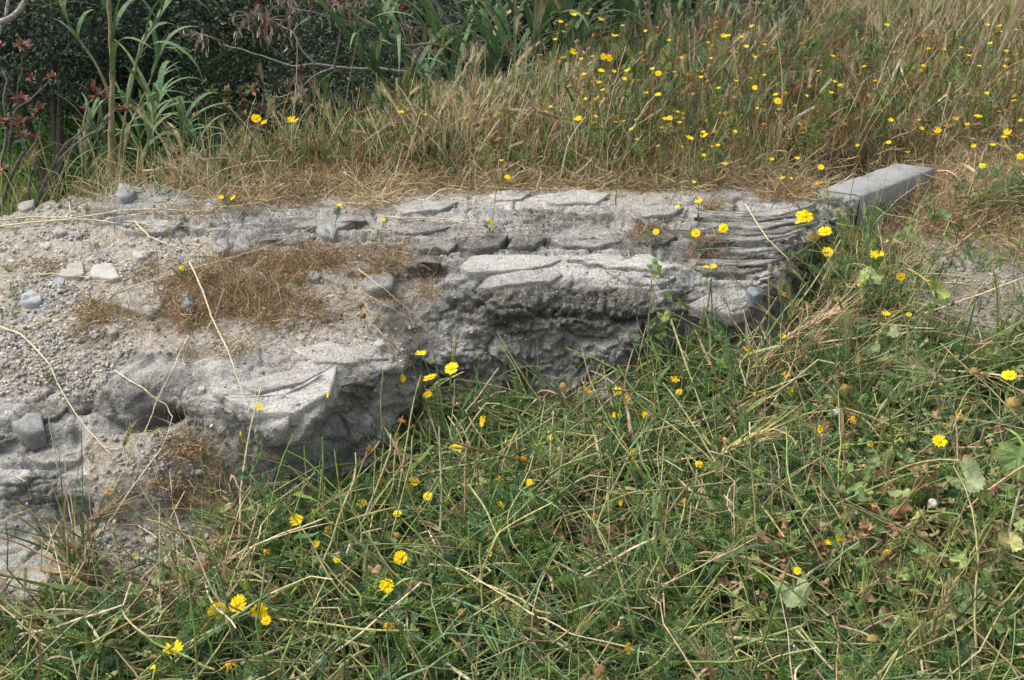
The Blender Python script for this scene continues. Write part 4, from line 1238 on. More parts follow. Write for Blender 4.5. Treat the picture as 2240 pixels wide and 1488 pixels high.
def grow_point(px, py, lift, lean=.25):
    head = hit(px, py, lift)
    for _ in range(12):
        off = R.normal(0, lift * lean, 2); b = np.array([head[0] + off[0], head[1] + off[1], 0.])
        b[2] = float(H(b[0], b[1])) 
        if b[2] < head[2] - .3 * lift: break
    else:
        b = head.copy(); b[2] = float(H(b[0], b[1]))
    return head, b

# (photo x, y, width in px, kind, height above the ground)
FL = [(988,806,36,'flat',.22),(940,827,36,'flat',.20),(935,862,23,'flat',.17),(920,776,28,'cup',.24),(878,827,22,'side',.20),(882,922,26,'old',.16),(1059,922,28,'side',.15),(1000,980,34,'flat',.12),(907,1053,30,'flat',.10),(936,1086,24,'flat',.10),
 (827,1050,26,'side',.08),(791,1101,26,'flat',.08),(869,1124,22,'flat',.08),(975,1098,18,'side',.1),(648,1140,32,'cup',.06),(593,1112,28,'flat',.06),(688,1125,24,'side',.06),(718,1160,20,'flat',.04),(876,1220,33,'flat',.14),(845,1281,36,'flat',.14),
 (1006,1195,18,'side',.10),(580,1207,22,'old',.07),(536,1280,24,'side',.10),(475,1335,42,'flat',.12),(520,1322,46,'flat',.14),(567,1338,40,'flat',.13),(582,1357,24,'flat',.11),(380,1423,46,'cup',.13),(332,1463,18,'cup',.08),(500,1455,42,'old',.1),
 (850,1367,32,'old',.1),(1066,1170,22,'old',.11),(1140,1003,28,'old',.14),(1157,1055,18,'flat',.15),(1380,992,24,'side',.18),(1370,1418,30,'side',.16),(2055,965,32,'flat',.30),(2207,822,32,'flat',.36),(1867,915,30,'old',.24),
 (1937,688,22,'cup',.2),(1631,767,22,'cup',.12),(1670,793,22,'cup',.12),(1587,803,16,'cup',.1),(1719,822,24,'cup',.16),(1732,856,20,'side',.16),(1476,832,22,'cup',.12),(1371,870,20,'flat',.1),(1350,855,22,'flat',.1),(1283,856,22,'cup',.09),
 (1349,910,24,'flat',.12),(1312,930,16,'old',.11),(1710,737,20,'cup',.13),(1918,561,32,'cup',.26),(1886,627,24,'cup',.22),(1970,605,20,'flat',.2),(1810,551,26,'flat',.26),(1760,472,40,'flat',.30),(1745,489,18,'cup',.28),(1805,507,32,'flat',.30),
 (1582,499,24,'flat',.09),(1522,510,22,'flat',.08),(1528,441,20,'cup',.12),(1482,452,12,'flat',.08),(1435,507,16,'flat',.06),(1560,585,18,'cup',.05),(1543,586,18,'cup',.05),(1069,486,20,'side',.08),(838,482,14,'cup',.07),(741,451,16,'cup',.10),
 (511,434,16,'cup',.05),(483,433,14,'cup',.05),(397,586,13,'flat',.05),(567,890,18,'flat',.09),(528,950,18,'side',.09),(237,1073,20,'old',.1),(2035,617,24,'cup',.24),(2098,907,22,'old',.28),(1716,643,20,'old',.16),(1988,688,12,'flat',.2),(1655,862,12,'flat',.1),(1890,640,18,'cup',.2)]
FM = [(560,259,24,.25,'flat'),(578,270,16,.22,'cup'),(640,265,28,.26,'cup'),(876,247,16,.26,'cup'),(930,252,12,.24,'cup'),(1110,387,15,.07,'flat'),(1097,352,10,.12,'cup'),(1254,34,18,.5,'cup'),(1284,31,16,.5,'cup'),(1313,44,16,.48,'cup'),(1225,49,16,.48,'cup'),
 (1344,80,18,.46,'cup'),(1361,57,10,.48,'cup'),(1410,70,14,.46,'cup'),(1253,115,20,.42,'cup'),(1320,124,16,.42,'flat'),(1332,127,18,.42,'flat'),(1233,127,12,.4,'cup'),(1272,130,12,.4,'cup'),(1314,157,18,.38,'cup'),(1342,157,14,.38,'cup'),(1373,156,16,.38,'cup'),
 (1277,164,14,.36,'cup'),(1310,182,14,.35,'cup'),(1294,178,11,.35,'old'),(1367,172,12,.36,'flat'),(1440,160,16,.38,'flat'),(1427,152,12,.38,'cup'),(1412,204,15,.35,'cup'),(1439,209,16,.34,'cup'),(1306,216,16,.3,'cup'),(1265,262,20,.24,'cup'),
 (1362,266,14,.24,'cup'),(1346,268,11,.24,'cup'),(1194,247,13,.26,'flat'),(1507,304,20,.22,'cup'),(1538,290,12,.22,'cup'),(1547,263,11,.24,'old'),(1465,258,16,.26,'flat'),(1490,128,13,.42,'cup'),(1555,129,11,.42,'cup'),(1583,81,16,.46,'cup'),(1592,79,13,.46,'cup'),
 (1632,103,12,.45,'cup'),(1645,59,15,.48,'cup'),(1620,82,13,.45,'cup'),(1649,124,14,.42,'cup'),(1693,105,11,.42,'old'),(1572,194,12,.36,'cup'),(1651,192,14,.36,'flat'),(1642,172,12,.36,'cup'),(1701,221,17,.34,'flat'),(1720,203,14,.35,'old'),(1771,187,14,.36,'old'),
 (1838,188,14,.36,'cup'),(1818,204,13,.35,'cup'),(1889,147,14,.4,'cup'),(1763,210,11,.34,'cup'),(1755,292,14,.2,'cup'),(1743,348,15,.12,'cup'),(1796,366,14,.14,'flat'),(1687,350,13,.12,'cup'),(1584,360,17,.1,'cup'),(1538,341,13,.12,'cup'),(1517,399,12,.06,'cup'),
 (1712,391,13,.07,'cup'),(1730,391,10,.07,'cup'),(1790,399,15,.08,'old'),(1750,273,12,.22,'cup'),(1846,271,12,.22,'cup'),(1948,264,14,.26,'cup'),(1944,311,12,.2,'flat'),(1985,334,12,.16,'cup'),(2015,282,12,.22,'cup'),(2050,286,18,.22,'cup'),(2067,273,10,.2,'old'),(2090,261,14,.24,'cup'),
 (2137,257,20,.26,'cup'),(2203,290,18,.26,'cup'),(2172,319,14,.22,'cup'),(2232,342,16,.2,'flat'),(2147,363,20,.2,'flat'),(2031,108,13,.4,'cup'),(2064,110,12,.4,'cup'),(2102,105,11,.4,'cup'),(2016,153,12,.38,'old'),(2198,147,13,.34,'cup'),(2200,113,12,.36,'cup'),(2226,118,14,.36,'old'),
 (2158,205,11,.32,'cup'),(2233,265,11,.26,'cup'),(2218,221,12,.3,'cup'),(2176,176,11,.34,'old'),(1945,192,10,.36,'old'),(1505,162,10,.38,'old'),(1533,170,9,.38,'cup'),(1480,165,10,.38,'old'),(1600,110,9,.44,'old'),(2100,200,9,.34,'old'),(1900,208,9,.34,'old'),(1672,165,10,.38,'cup'),(1490,322,9,.16,'cup')]
ALLF = [(x, y, s_, k, h, 0) for (x, y, s_, k, h) in FL] + [(x, y, s_, k, h, 1) for (x, y, s_, h, k) in FM]
for k in range(60):      # more small daisies in the meadow
    X_ = R.uniform(1190, 2230) if R.uniform() < .7 else R.uniform(1180, 1700); Y_ = R.uniform(45, 330)
    ALLF.append((X_, Y_, R.uniform(8, 13), 'cup' if R.uniform() < .75 else 'old', float(np.interp(Y_, [30, 200, 330], [.46, .34, .16])), 1))
for k in range(34):      # and low in the tangle in front
    X_ = R.uniform(620, 2220); Y_ = R.uniform(840, 1250)
    ALLF.append((X_, Y_, R.uniform(13, 24), ['cup', 'flat', 'old', 'side'][k % 4], .10 + .08 * (X_ > 1600), 0))
labs = ordinal_labels(ALLF, 'daisy', lambda t: ('fading orange' if t[3] == 'old' else ('large yellow' if t[2] >= 30 else ('side-on yellow' if t[3] == 'side' else 'yellow'))))
for i, (x, y, sz, kind, h, far) in enumerate(ALLF):
    if not far and y > 860:
        h = max(h, float(mat_h(np.array(x), np.array(y))) + .05)
    head, base = grow_point(x, y, h)
    dist = np.linalg.norm(head - [0, 0, CAM_H])
    rad = max(.009, sz * .47 * dist / F)
    tocam = np.array([0, 0, CAM_H]) - head; tocam /= np.linalg.norm(tocam)
    tilt = {'flat': .55, 'cup': .15, 'old': .3, 'side': .35}[kind]
    nrm = np.array([0, 0, 1.]) * (1 - tilt) + tocam * tilt + R.normal(0, .18, 3)
    if kind == 'side': nrm = np.array([R.choice([-1, 1]) * .9, -.35, .35])
    nrm /= np.linalg.norm(nrm)
    t = empty('daisy', base, labs[i], 'daisy', 'yellow daisies on the rock and in the grass' if not far else 'yellow daisies in the dry meadow')
    stem_to('stem', t, base, head, nrm, .0011 if not far else .0015, pick(GREEN * 1.1, 1)[0], leaves=0 if far else 3)
    L = head - base; sp = R.uniform(0, 6.28)
    pm = PET[{'side': 'cup'}.get(kind, kind)]
    place_mesh('petals', pm[i % len(pm)], t, L, nrm, rad, sp)
    place_mesh('disc', DISC_O if kind == 'old' else DISC_Y, t, L + nrm * rad * .02, nrm, rad, sp)
    if not far: place_mesh('calyx', CAL, t, L, nrm, rad, sp)

# ---- spent brown heads
SH = [(1780,520,30,.26),(1794,512,26,.27),(1937,590,24,.24),(1850,850,28,.26),(1858,1130,36,.22),(1810,928,22,.22),(2133,812,24,.3),(2218,880,34,.3),(445,1240,36,.08),(410,1265,28,.08),(1233,843,22,.09),(790,667,18,.05),(795,690,16,.05),(1350,1380,24,.14),
      (1315,1467,34,.14),(1710,1170,24,.18),(870,1170,20,.1),(1880,662,22,.2),(1835,655,20,.2),(1110,1325,20,.1),(1048,1330,20,.1),(1010,1340,22,.08),(1910,1395,24,.2),(385,1110,20,.05),(1005,1412,20,.1),(1500,1190,18,.14),(1830,740,16,.16),
      (1060,265,20,.25),(1090,251,18,.26),(1041,272,18,.25),(1074,300,20,.2),(1020,260,14,.26),(1078,312,14,.18)]
for k in range(130):
    u_ = R.uniform(); X = 1200 + 1030 * R.uniform(); Y_ = R.uniform(45, 330) if X < 1800 else R.uniform(70, 300)
    SH.append((X, Y_, R.uniform(9, 15), float(np.interp(Y_, [30, 200, 330], [.48, .34, .14]) * R.uniform(.85, 1.05))))
front_sh = SH[:27]
lab2 = ordinal_labels(front_sh, 'spent flower head', lambda t: 'large brown' if t[2] > 27 else 'brown')
lab3 = ordinal_labels(SH[27:33], 'round spent head', lambda t: 'ochre brown')
lab4 = ordinal_labels(SH[33:], 'spent head', lambda t: 'small brown')
for i, (x, y, sz, h) in enumerate(SH):
    if i < 27 and y > 860:
        h = max(h, float(mat_h(np.array(x), np.array(y))) + .03)
    head, base = grow_point(x, y, h)
    rad = max(.006, sz * .43 * np.linalg.norm(head - [0, 0, CAM_H]) / F)
    nrm = np.array([0, 0, 1.]) + R.normal(0, .25, 3) + [0, -.15, 0]; nrm /= np.linalg.norm(nrm)
    if i < 27: l, g = lab2[i], 'spent daisy heads near the rock'
    elif i < 33: l, g = lab3[i - 27], 'spent daisy heads over the green clump'
    else: l, g = lab4[i - 33], 'spent daisy heads in the dry meadow'
    t = empty('spent_daisy', base, l, 'seed head', g)
    stem_to('stem', t, base, head, nrm, .0012 if i < 33 else .0015, pick(OLIVE, 1)[0])
    place_mesh('seed_head', SEEDH[i % 3], t, head - base - nrm * rad * .3, nrm, rad, R.uniform(0, 6.28))

# ---- long dry stalks and thick green stems lying about
STALKS = [
 ('pale straw stalk standing askew over the brown mat, thick upper end', [(415,570),(440,630),(462,690),(500,770),(520,830),(545,900)], [.09,.08,.06,.05,.04,.03], 2.6, 's'),
 ('short straw branch dropping from the askew stalk on the brown mat', [(463,700),(452,730),(447,750)], [.06,.04,.02], 1.6, 's'),
 ('bent straw running down the gravel from the left edge of the picture', [(-20,708),(45,730),(105,790),(150,880),(180,925),(240,990)], [.01,.02,.03,.03,.03,.03], 2.4, 's'),
 ('straw with a kink lying across the left part of the front boulder', [(250,810),(320,855),(365,892),(376,912),(355,978)], [.015,.03,.04,.03,.02], 2.0, 's'),
 ('long thin straw crossing the boulder left side down into the gully', [(413,735),(375,812),(340,895),(293,985),(240,1085),(190,1150)], [.03,.03,.04,.05,.06,.05], 1.7, 's'),
 ('pale straw slanting out of the gully towards the lower left corner', [(352,982),(300,1052),(239,1140),(171,1225),(100,1295),(20,1364)], [.04,.06,.08,.08,.06,.05], 2.2, 's'),
 ('short whitish straw lying flat on gravel near the left edge', [(76,601),(115,599),(150,603),(222,607)], [.008,.012,.01,.008], 2.4, 's'),
 ('long straw lying along the far gravel edge at left', [(-20,485),(70,474),(160,478),(235,485),(330,494),(440,494)], [.01,.014,.014,.012,.012,.01], 2.4, 's'),
 ('thin straw arching along the far edge towards the small daisies', [(-10,497),(150,480),(280,458),(430,462),(530,450),(632,428)], [.008,.014,.016,.014,.02,.03], 2.2, 's'),
 ('forked straw lying on gravel behind the brown mat, paler fork', [(294,484),(325,517),(360,532),(402,545)], [.02,.015,.012,.01], 2.6, 's'),
 ('long curved straw crossing the whole gravel bank above the brown mat', [(60,718),(215,655),(340,612),(430,585),(520,560),(600,535),(660,510),(700,485),(704,455)], [.01,.012,.02,.03,.03,.025,.02,.02,.03], 1.9, 's'),
 ('pale straw slanting down the right side of the brown mat', [(783,588),(830,625),(880,665),(935,715)], [.05,.04,.03,.02], 2.0, 's'),
 ('straight straw over the brown mat above the boulder', [(793,642),(850,670),(900,700),(935,722)], [.03,.03,.03,.02], 1.7, 's'),
 ('straw lying along the middle of the ledge top', [(835,473),(880,477),(943,478),(1000,484),(1065,497)], [.008,.01,.01,.01,.008], 2.0, 's'),
 ('thin straw along the rear margin of the ledge', [(1065,410),(1120,412),(1190,412),(1270,416),(1350,422)], [.012]*5, 1.7, 's'),
 ('arched straw behind the far gravel edge below the dark bushes', [(430,398),(500,368),(560,354),(610,352),(665,398)], [.02,.07,.1,.1,.02], 2.2, 's'),
 ('very long pale straw rising across the lower left grass', [(116,1478),(218,1437),(330,1362),(444,1280),(550,1185),(642,1100),(693,1021)], [.05,.08,.1,.1,.1,.1,.12], 2.0, 's'),
 ('straw slanting down right into the grass below the gully', [(303,1150),(365,1192),(433,1236),(470,1300),(510,1380)], [.04,.05,.08,.1,.1], 2.0, 's'),
 ('pale straw lying low across the lower left corner grass', [(38,1370),(110,1390),(200,1410),(292,1422)], [.07,.09,.09,.08], 2.2, 's'),
 ('thick pale straw leaning up at the left edge foot', [(68,1425),(110,1350),(155,1268),(172,1235)], [.06,.08,.08,.08], 3.4, 's'),
 ('thick pale stalk in the bottom left corner', [(15,1492),(45,1462)], [.06,.07], 4.0, 's'),
 ('long straw with an upturned end near the bottom centre', [(1105,1310),(1180,1350),(1260,1390),(1380,1420),(1470,1441),(1502,1405)], [.13,.15,.15,.14,.13,.16], 2.4, 's'),
 ('thick pale green stem with an elbow in the central tangle', [(1382,985),(1345,1060),(1308,1145),(1325,1200),(1345,1265),(1368,1330)], [.16,.18,.18,.16,.12,.08], 2.9, 'g'),
 ('straight pale green stem just right of the elbowed one', [(1452,975),(1447,1050),(1437,1120),(1424,1210),(1420,1305)], [.15,.17,.17,.14,.08], 2.6, 'g'),
 ('thick green stem sloping down beside the red petal', [(1025,1060),(1060,1110),(1082,1160),(1100,1200),(1120,1242)], [.14,.16,.15,.13,.10], 2.9, 'g'),
 ('crooked green stem arching over in the central tangle', [(1170,1058),(1140,1075),(1112,1128),(1120,1185),(1150,1225),(1180,1275)], [.16,.18,.17,.15,.13,.10], 2.9, 'g'),
 ('pale green stem leaning in the tangle right of centre', [(1500,1095),(1488,1150),(1470,1200),(1452,1245)], [.16,.15,.12,.09], 2.4, 'g'),
 ('long thick green stem lying level near the lower right', [(1605,1398),(1700,1400),(1787,1405),(1880,1409),(1975,1412),(2060,1430),(2135,1447)], [.14,.17,.19,.2,.19,.18,.16], 3.2, 'g'),
 ('pale green stem rising gently to the right edge', [(1830,1103),(1900,1072),(1975,1042),(2040,1020),(2085,1014)], [.2,.22,.23,.24,.24], 2.9, 'g'),
 ('brown leaning stem with small knots at lower right', [(1590,1290),(1640,1262),(1700,1230),(1760,1208),(1785,1204)], [.14,.16,.17,.17,.17], 2.3, 'o'),
 ('tan stem slanting down at the lower right', [(2185,1118),(2150,1165),(2125,1210),(2108,1262)], [.24,.24,.22,.2], 2.6, 'o'),
 ('pale stalk rising over the grass in front of the dark face', [(1468,700),(1495,780),(1530,880),(1560,960)], [.24,.22,.18,.14], 3.2, 'g'),
 ('stem bent into a sharp hook below the dark face', [(1330,865),(1320,800),(1318,790),(1296,835),(1275,905)], [.1,.14,.145,.12,.05], 1.9, 'g'),
 ('straw leaning across the layered rock down to the soil', [(1630,447),(1680,525),(1725,570),(1768,612)], [.03,.06,.09,.12], 1.8, 's'),
 ('tall single green stem standing over the left gully', [(183,1250),(181,1150),(180,1040),(178,932)], [.04,.14,.22,.28], 1.9, 'dg'),
 ('dry upright stem left of the tall green one', [(165,1200),(150,1100),(125,1020),(98,862)], [.05,.10,.15,.22], 1.7, 's'),
 ('dry upright stem close beside the tall green one', [(172,1210),(160,1120),(148,1050),(138,990)], [.05,.10,.15,.20], 1.7, 's'),
 ('straw arching from the brown heads at the boulder notch', [(795,672),(815,710),(850,745),(905,800),(925,880),(958,960)], [.05,.05,.05,.1,.12,.1], 1.9, 'o'),
 ('green stem lying from the brown heads across the brown mat', [(800,680),(840,705),(865,722),(890,738)], [.05,.05,.04,.04], 1.9, 'g'),
 ('long thin green stem lying across the tangle below the boulder', [(700,1018),(790,1036),(900,1055),(1020,1078),(1150,1040)], [.03,.06,.1,.12,.16], 1.5, 'dg'),
 ('thin straw standing in front of the dark bushes at centre', [(636,330),(640,262),(648,180),(650,105),(648,80)], 3.95, 1.6, 's'),
 ('tall thin reddish stem at the left of the meadow', [(740,360),(752,260),(765,170),(787,60)], 4.0, 1.6, 'o'),
 ('tall pale stem with a slim tip behind the rock', [(1072,360),(1069,280),(1063,190),(1061,110)], 4.2, 1.6, 's')]
SC = {'s': (.56, .48, .31), 'g': (.29, .33, .13), 'o': (.33, .24, .12), 'dg': (.10, .17, .05)}
for (lb, pts, lifts, wpx, kind) in STALKS:
    W = np.array([hit(a, b, l) for (a, b), l in zip(pts, [l_ + .05 * (min(q_[1] for q_ in pts) > 1000) for l_ in lifts] if not isinstance(lifts, float) else [])]) if not isinstance(lifts, float) else yp(pts, lifts)
    # a stalk is one rigid thing: keep its sight-line picture but even out its distance
    if kind in 'so' and not isinstance(lifts, float):
        W = np.concatenate([W[i_:i_ + 1] + (W[i_ + 1:i_ + 2] - W[i_:i_ + 1]) * t_ for i_ in range(len(W) - 1) for t_ in (0, .12, .5, .88)] + [W[-1:]])
        W[1:-1] += R.normal(0, .0012, W[1:-1].shape)
    else:
        W = smooth_path(W, 4)
    W[:, 2] = np.maximum(W[:, 2], H(W[:, 0], W[:, 1]) + .003)
    dist = np.linalg.norm(W.mean(0) - [0, 0, CAM_H]); w = .8 * wpx * dist / F
    s = Soup(); o0 = W[0].copy()
    tube_soup(s, W - o0, w * 1.05, w * .45, np.array(SC[kind]) * R.uniform(.9, 1.08), np.array(SC[kind]), 6, nodes=5)
    V, Fs, C = s.data()
    o = mesh_obj('dry_stalk' if kind in 'so' else 'green_stem', V, Fs, M_STRAW if kind in 'so' else M_GRASS, col=C, loc=o0)
    tag(o, lb, 'stalk' if kind in 'so' else 'stem', 'single stalks and stems lying about')

# ---- ears of wild barley
EARL = [('large green barley ear pointing up right in the central tangle', (1580,990), (1692,936), .2, 1.0),
 ('long awned barley ear slanting beside the small rock', (1722,742), (1852,668), .22, .7),
 ('barley ear lying against the foot of the front boulder, upper one', (628,1012), (565,990), .1, 1.0),
 ('barley ear lying against the foot of the front boulder, lower one', (640,1056), (572,1062), .06, .35),
 ('barley ear among the stems at the left gully', (195,1142), (262,1095), .14, 1.0),
 ('dry barley ear hanging on gravel left of the green stem', (270,975), (290,925), .06, .6),
 ('upright green barley ear with long awns near the lower right corner', (2028,1425), (1994,1345), .26, 1.2),
 ('smooth green barley ear leaning right near the lower right corner', (2038,1395), (2090,1252), .27, .3),
 ('very long green barley ear at the right, leaning left downwards', (2020,1120), (1936,1222), .28, .9),
 ('barley ear lying across bare soil among mallow at right', (2070,835), (1992,797), .28, 1.0),
 ('barley ear at the bottom edge right of centre', (1565,1495), (1535,1420), .22, 1.3),
 ('green barley ear in the lower centre with fanned awns', (1075,1350), (1100,1290), .14, .7),
 ('small barley ear in the tangle left of the red petal', (950,1245), (928,1200), .12, .8),
 ('dry feathery ear at the bottom edge near the lowest daisies', (640,1500), (592,1455), .12, .8),
 ('pale ear standing before the bushes left of the reeds', (178,330), (176,300), .3, .5),
 ('slim green ear rising behind the far gravel edge', (530,330), (545,300), .25, .4),
 ('pale curved ear over the grass behind the rock', (1030,215), (1022,160), .4, .4),
 ('pale green ear leaning left over the meadow edge', (1068,235), (1085,175), .4, .3),
 ('straw ear leaning right above the meadow edge', (1175,242), (1230,262), .3, .3)]
for i, (lb, b_, t_, lift, aw) in enumerate(EARL):
    B0 = hit(*b_, lift); T0 = hit(*t_, lift); 
    T0 = at_y(np.array(t_[0]), np.array(t_[1]), B0[1] + R.uniform(-.01, .02))
    L = np.linalg.norm(T0 - B0)
    g = B0 + [R.normal(0, .05), -.02, 0]; g[2] = float(H(g[0], g[1])); g[2] = min(g[2], B0[2] - .01)
    t = empty('barley_ear', g, lb, 'grass ear', 'wild barley ears')
    c = pick(OLIVE * 1.25 if 'green' in lb else STRAW * .85, 1)[0]
    stem_to('stem', t, g, B0, (T0 - B0) / L, .0013, c)
    s = Soup(); T_ = t_ear(60 + i, aw, 14); s.stamp(T_, np.zeros((1, 3)), np.eye(3)[None], np.ones(1), np.array([c]))
    eo = s.build('ear', M_GRASS, None); me = eo.data; bpy.data.objects.remove(eo)
    place_mesh('ear', me, t, B0 - g, (T0 - B0) / L, L * .95, R.uniform(0, 6))

# ---- mallow plants
MM = []
for i, T_ in enumerate(MALL):
    for nm, cc in (('g', (.10, .17, .045)), ('y', (.24, .30, .085)), ('p', (.22, .27, .13)), ('b', (.34, .33, .13))):
        V, F4, F3, C = T_
        oo = mesh_obj('leaf', V, [F4, F3], M_LEAF, col=C * np.array(cc)); MM.append((i, nm, oo.data)); bpy.data.objects.remove(oo)
def mallow(label, base_px, top_px, lift, leaves):
    top = hit(*top_px, lift); b = hit(*base_px, .0)
    b = np.array([top[0] + R.normal(0, .03), min(b[1], top[1]), 0]); b[2] = float(H(b[0], b[1]))
    if b[2] > top[2]: b = b - [0, .1, 0]; b[2] = float(H(b[0], b[1]))
    t = empty('mallow_plant', b, label, 'mallow', 'mallow plants in the tangle')
    s = Soup(); path = smooth_path([b * 0, (top - b) * .5 + R.normal(0, .015, 3), top - b], 6)
    tube_soup(s, path, .0026, .0016, (.22, .27, .10), (.20, .26, .09), 5)
    for (x, y, sz, nm, v) in leaves:
        p = at_y(np.array(float(x)), np.array(float(y)), top[1] + R.uniform(-.03, .03)) - b
        rad = sz * .44 * np.linalg.norm(p + b - [0, 0, CAM_H]) / F
        k = int(np.argmin(np.linalg.norm(path - p, axis=1)))
        q = path[k] + [0, 0, -.01]; d = p - q
        tube_soup(s, smooth_path([q, q + d * .5 + [0, 0, .008], p], 3), .0011, .0009, (.24, .28, .11), m=4)
        me = [m_[2] for m_ in MM if m_[0] == v and m_[1] == nm][0]
        nrm = np.array([R.normal(0, .3), -.45 + R.normal(0, .2), .8]); nrm /= np.linalg.norm(nrm)
        place_mesh('leaf', me, t, p, nrm, rad, R.uniform(0, 6.28))
    s.build('stem', M_LEAF, t)
mallow('thin mallow climbing in front of the dark rock face with small leaves', (1440,870), (1428,570), .34, [(1428,578,34,'g',0),(1445,592,26,'g',1),(1452,607,32,'g',0),(1432,608,24,'y',1),(1460,650,30,'y',2),(1452,690,36,'y',1),(1400,755,28,'g',0),(1436,765,36,'g',0),(1385,850,26,'g',1),(1480,800,30,'g',0)])
mallow('mallow with a pale yellow green leaf below the domed seed head', (1890,800), (1905,600), .28, [(1902,606,66,'y',0),(1925,590,34,'g',1),(1880,640,26,'g',1),(1915,650,24,'g',0)])
mallow('mallow with a drooping dark and yellow leaf over the bare soil', (2060,850), (2048,620), .34, [(2047,632,62,'y',2),(2062,655,40,'g',1),(2030,672,34,'g',0),(2060,735,32,'g',1),(2010,700,28,'g',3)])
mallow('mallow with three folded pale leaves right of the small rock', (1950,960), (1960,735), .26, [(1962,728,50,'p',1),(1905,770,46,'p',2),(1985,760,40,'p',1),(1950,838,42,'y',2),(1925,850,30,'g',1),(1880,790,34,'y',1)])
mallow('leafy green mallow growing through hay at the end of the kerb', (2010,640), (2000,470), .22, [(1985,510,44,'g',0),(1958,520,36,'g',1),(2040,468,34,'g',0),(2015,535,30,'g',3),(2065,470,34,'g',1),(1990,490,24,'y',0),(2030,440,26,'g',0),(1990,640,26,'g',0),(2010,590,24,'g',1)])
mallow('mallow with a big dark green leaf at the right edge of the picture', (2220,1200), (2225,1005), .34, [(2236,1000,110,'g',3),(2205,1075,40,'g',0),(2160,1110,30,'g',1)])
mallow('mallow with a big pale drooping leaf at the right', (2080,1230), (2110,1050), .33, [(2112,1048,88,'p',2),(2150,1090,44,'y',2),(2070,1120,30,'g',0),(2060,1170,34,'g',0)])
mallow('mallow with a single pale star leaf near the lower right', (1790,1470), (1735,1310), .22, [(1735,1295,90,'p',0),(1800,1335,36,'g',0),(1700,1340,28,'g',1)])
mallow('mallow with a folded pale leaf above a yellowed drooping one', (2180,1480), (2130,1290), .28, [(2112,1310,90,'p',1),(2125,1405,100,'b',2),(2200,1330,40,'g',0),(2165,1270,44,'g',0),(2210,1190,60,'b',2)])
mallow('mallow with silvery and fresh green leaves at the bottom right', (1960,1520), (1930,1370), .2, [(1945,1352,54,'p',0),(1908,1472,64,'g',0),(1990,1440,40,'y',1),(1860,1480,40,'g',1),(1860,1310,36,'g',0)])
mallow('low mallow with leaves in the tangle right of centre', (1660,1200), (1700,1090), .18, [(1710,1115,32,'g',0),(1570,1020,30,'y',1),(1740,1130,24,'g',0),(1660,1430,30,'g',0)])
mallow('small mallow with pale calyces in the lower left corner', (100,1520), (70,1430), .12, [(60,1440,34,'y',1),(110,1450,38,'g',0),(35,1460,30,'g',0),(85,1475,28,'y',3)])

# ---- loose stones
def stone(label, outline, thick, color, tilt=0.0, name='stone', rough_=.10, cat='stone', lift0=0.0, mat=None):
    o_ = np.array(outline, float); c = o_.mean(0)
    P0 = hit(c[0], c[1], 0); z0 = P0[2] + lift0; thick = thick * (.62 if thick < .1 else 1)
    k = len(o_); dense = []
    for i in range(k):
        a, b = o_[i], o_[(i + 1) % k]
        for t_ in (0, .5): dense.append(a + (b - a) * t_ + R.normal(0, 1, 2) * (t_ > 0))
    o_ = np.array(dense); k = len(o_)
    top = at_z(o_[:, 0], o_[:, 1], z0 + thick); ctr = top.mean(0)
    hl = H(top[:, 0], top[:, 1]); top[:, 2] = z0 + thick + .25 * (np.clip(hl - z0, -.02, .02)) + R.normal(0, thick * rough_, k)
    rings = [ctr + (top - ctr) * .45, ctr + (top - ctr) * .85, top, ctr + (top - ctr) * 1.03, ctr + (top - ctr) * 1.02]
    rings[0][:, 2] += R.normal(0, thick * rough_, k); rings[1][:, 2] += thick * .06
    rings[2][:, 2] -= thick * .12; rings[3][:, 2] -= thick * .55; rings[4][:, 2] = np.minimum(rings[3][:, 2], np.maximum(hl, z0 - .02)) - .015
    V = np.concatenate([[ctr]] + rings) - P0
    F3 = [[0, 1 + j, 1 + (j + 1) % k] for j in range(k)]
    F4 = [[1 + r * k + j, 1 + (r + 1) * k + j, 1 + (r + 1) * k + (j + 1) % k, 1 + r * k + (j + 1) % k] for r in range(len(rings) - 1) for j in range(k)]
    o = mesh_obj(name, V, [np.array(F3), np.array(F4)], mat or M_STONE, col=np.tile(np.array(color), (len(V), 1)), smooth=False, loc=P0)
    return tag(o, label, cat, 'loose stones')
GREYS = (.33, .325, .30); BLU = (.27, .285, .29); PAL = (.42, .41, .375)
stone('large flat grey slab lying on gravel left of the brown mat', [(222,655),(250,630),(300,620),(365,624),(372,636),(350,668),(325,684),(270,668)], .018, GREYS)
stone('squarish beige slab above the large flat one, beside straw', [(128,600),(150,576),(180,573),(184,598),(175,604)], .014, (.38, .36, .32))
stone('thin pale slab right of the beige one on the gravel', [(198,600),(205,578),(245,576),(262,606),(225,606)], .012, PAL)
stone('pointed blue grey stone on the gravel near the left edge', [(42,655),(52,640),(66,634),(88,642),(90,654),(66,660)], .026, (.36, .38, .385), rough_=.3)
stone('dark blue grey stone upright at the edge of the brown mat', [(396,668),(400,644),(410,634),(420,645),(424,672)], .03, (.20, .21, .22), rough_=.3)
stone('angular grey stone behind the brown mat', [(508,545),(515,528),(532,520),(545,530),(548,545),(525,550)], .03, BLU, rough_=.3)
stone('rounded grey stone left of the angular one', [(465,545),(470,528),(488,522),(500,532),(500,546)], .024, (.26, .265, .26), rough_=.3)
stone('blue grey stone on the ledge near the straw', [(690,500),(705,486),(725,484),(738,500),(728,515),(705,512)], .024, BLU, rough_=.25)
stone('grey angular block at the rear gravel edge', [(252,424),(262,404),(292,406),(290,424),(268,430)], .03, (.34, .355, .36), rough_=.25)
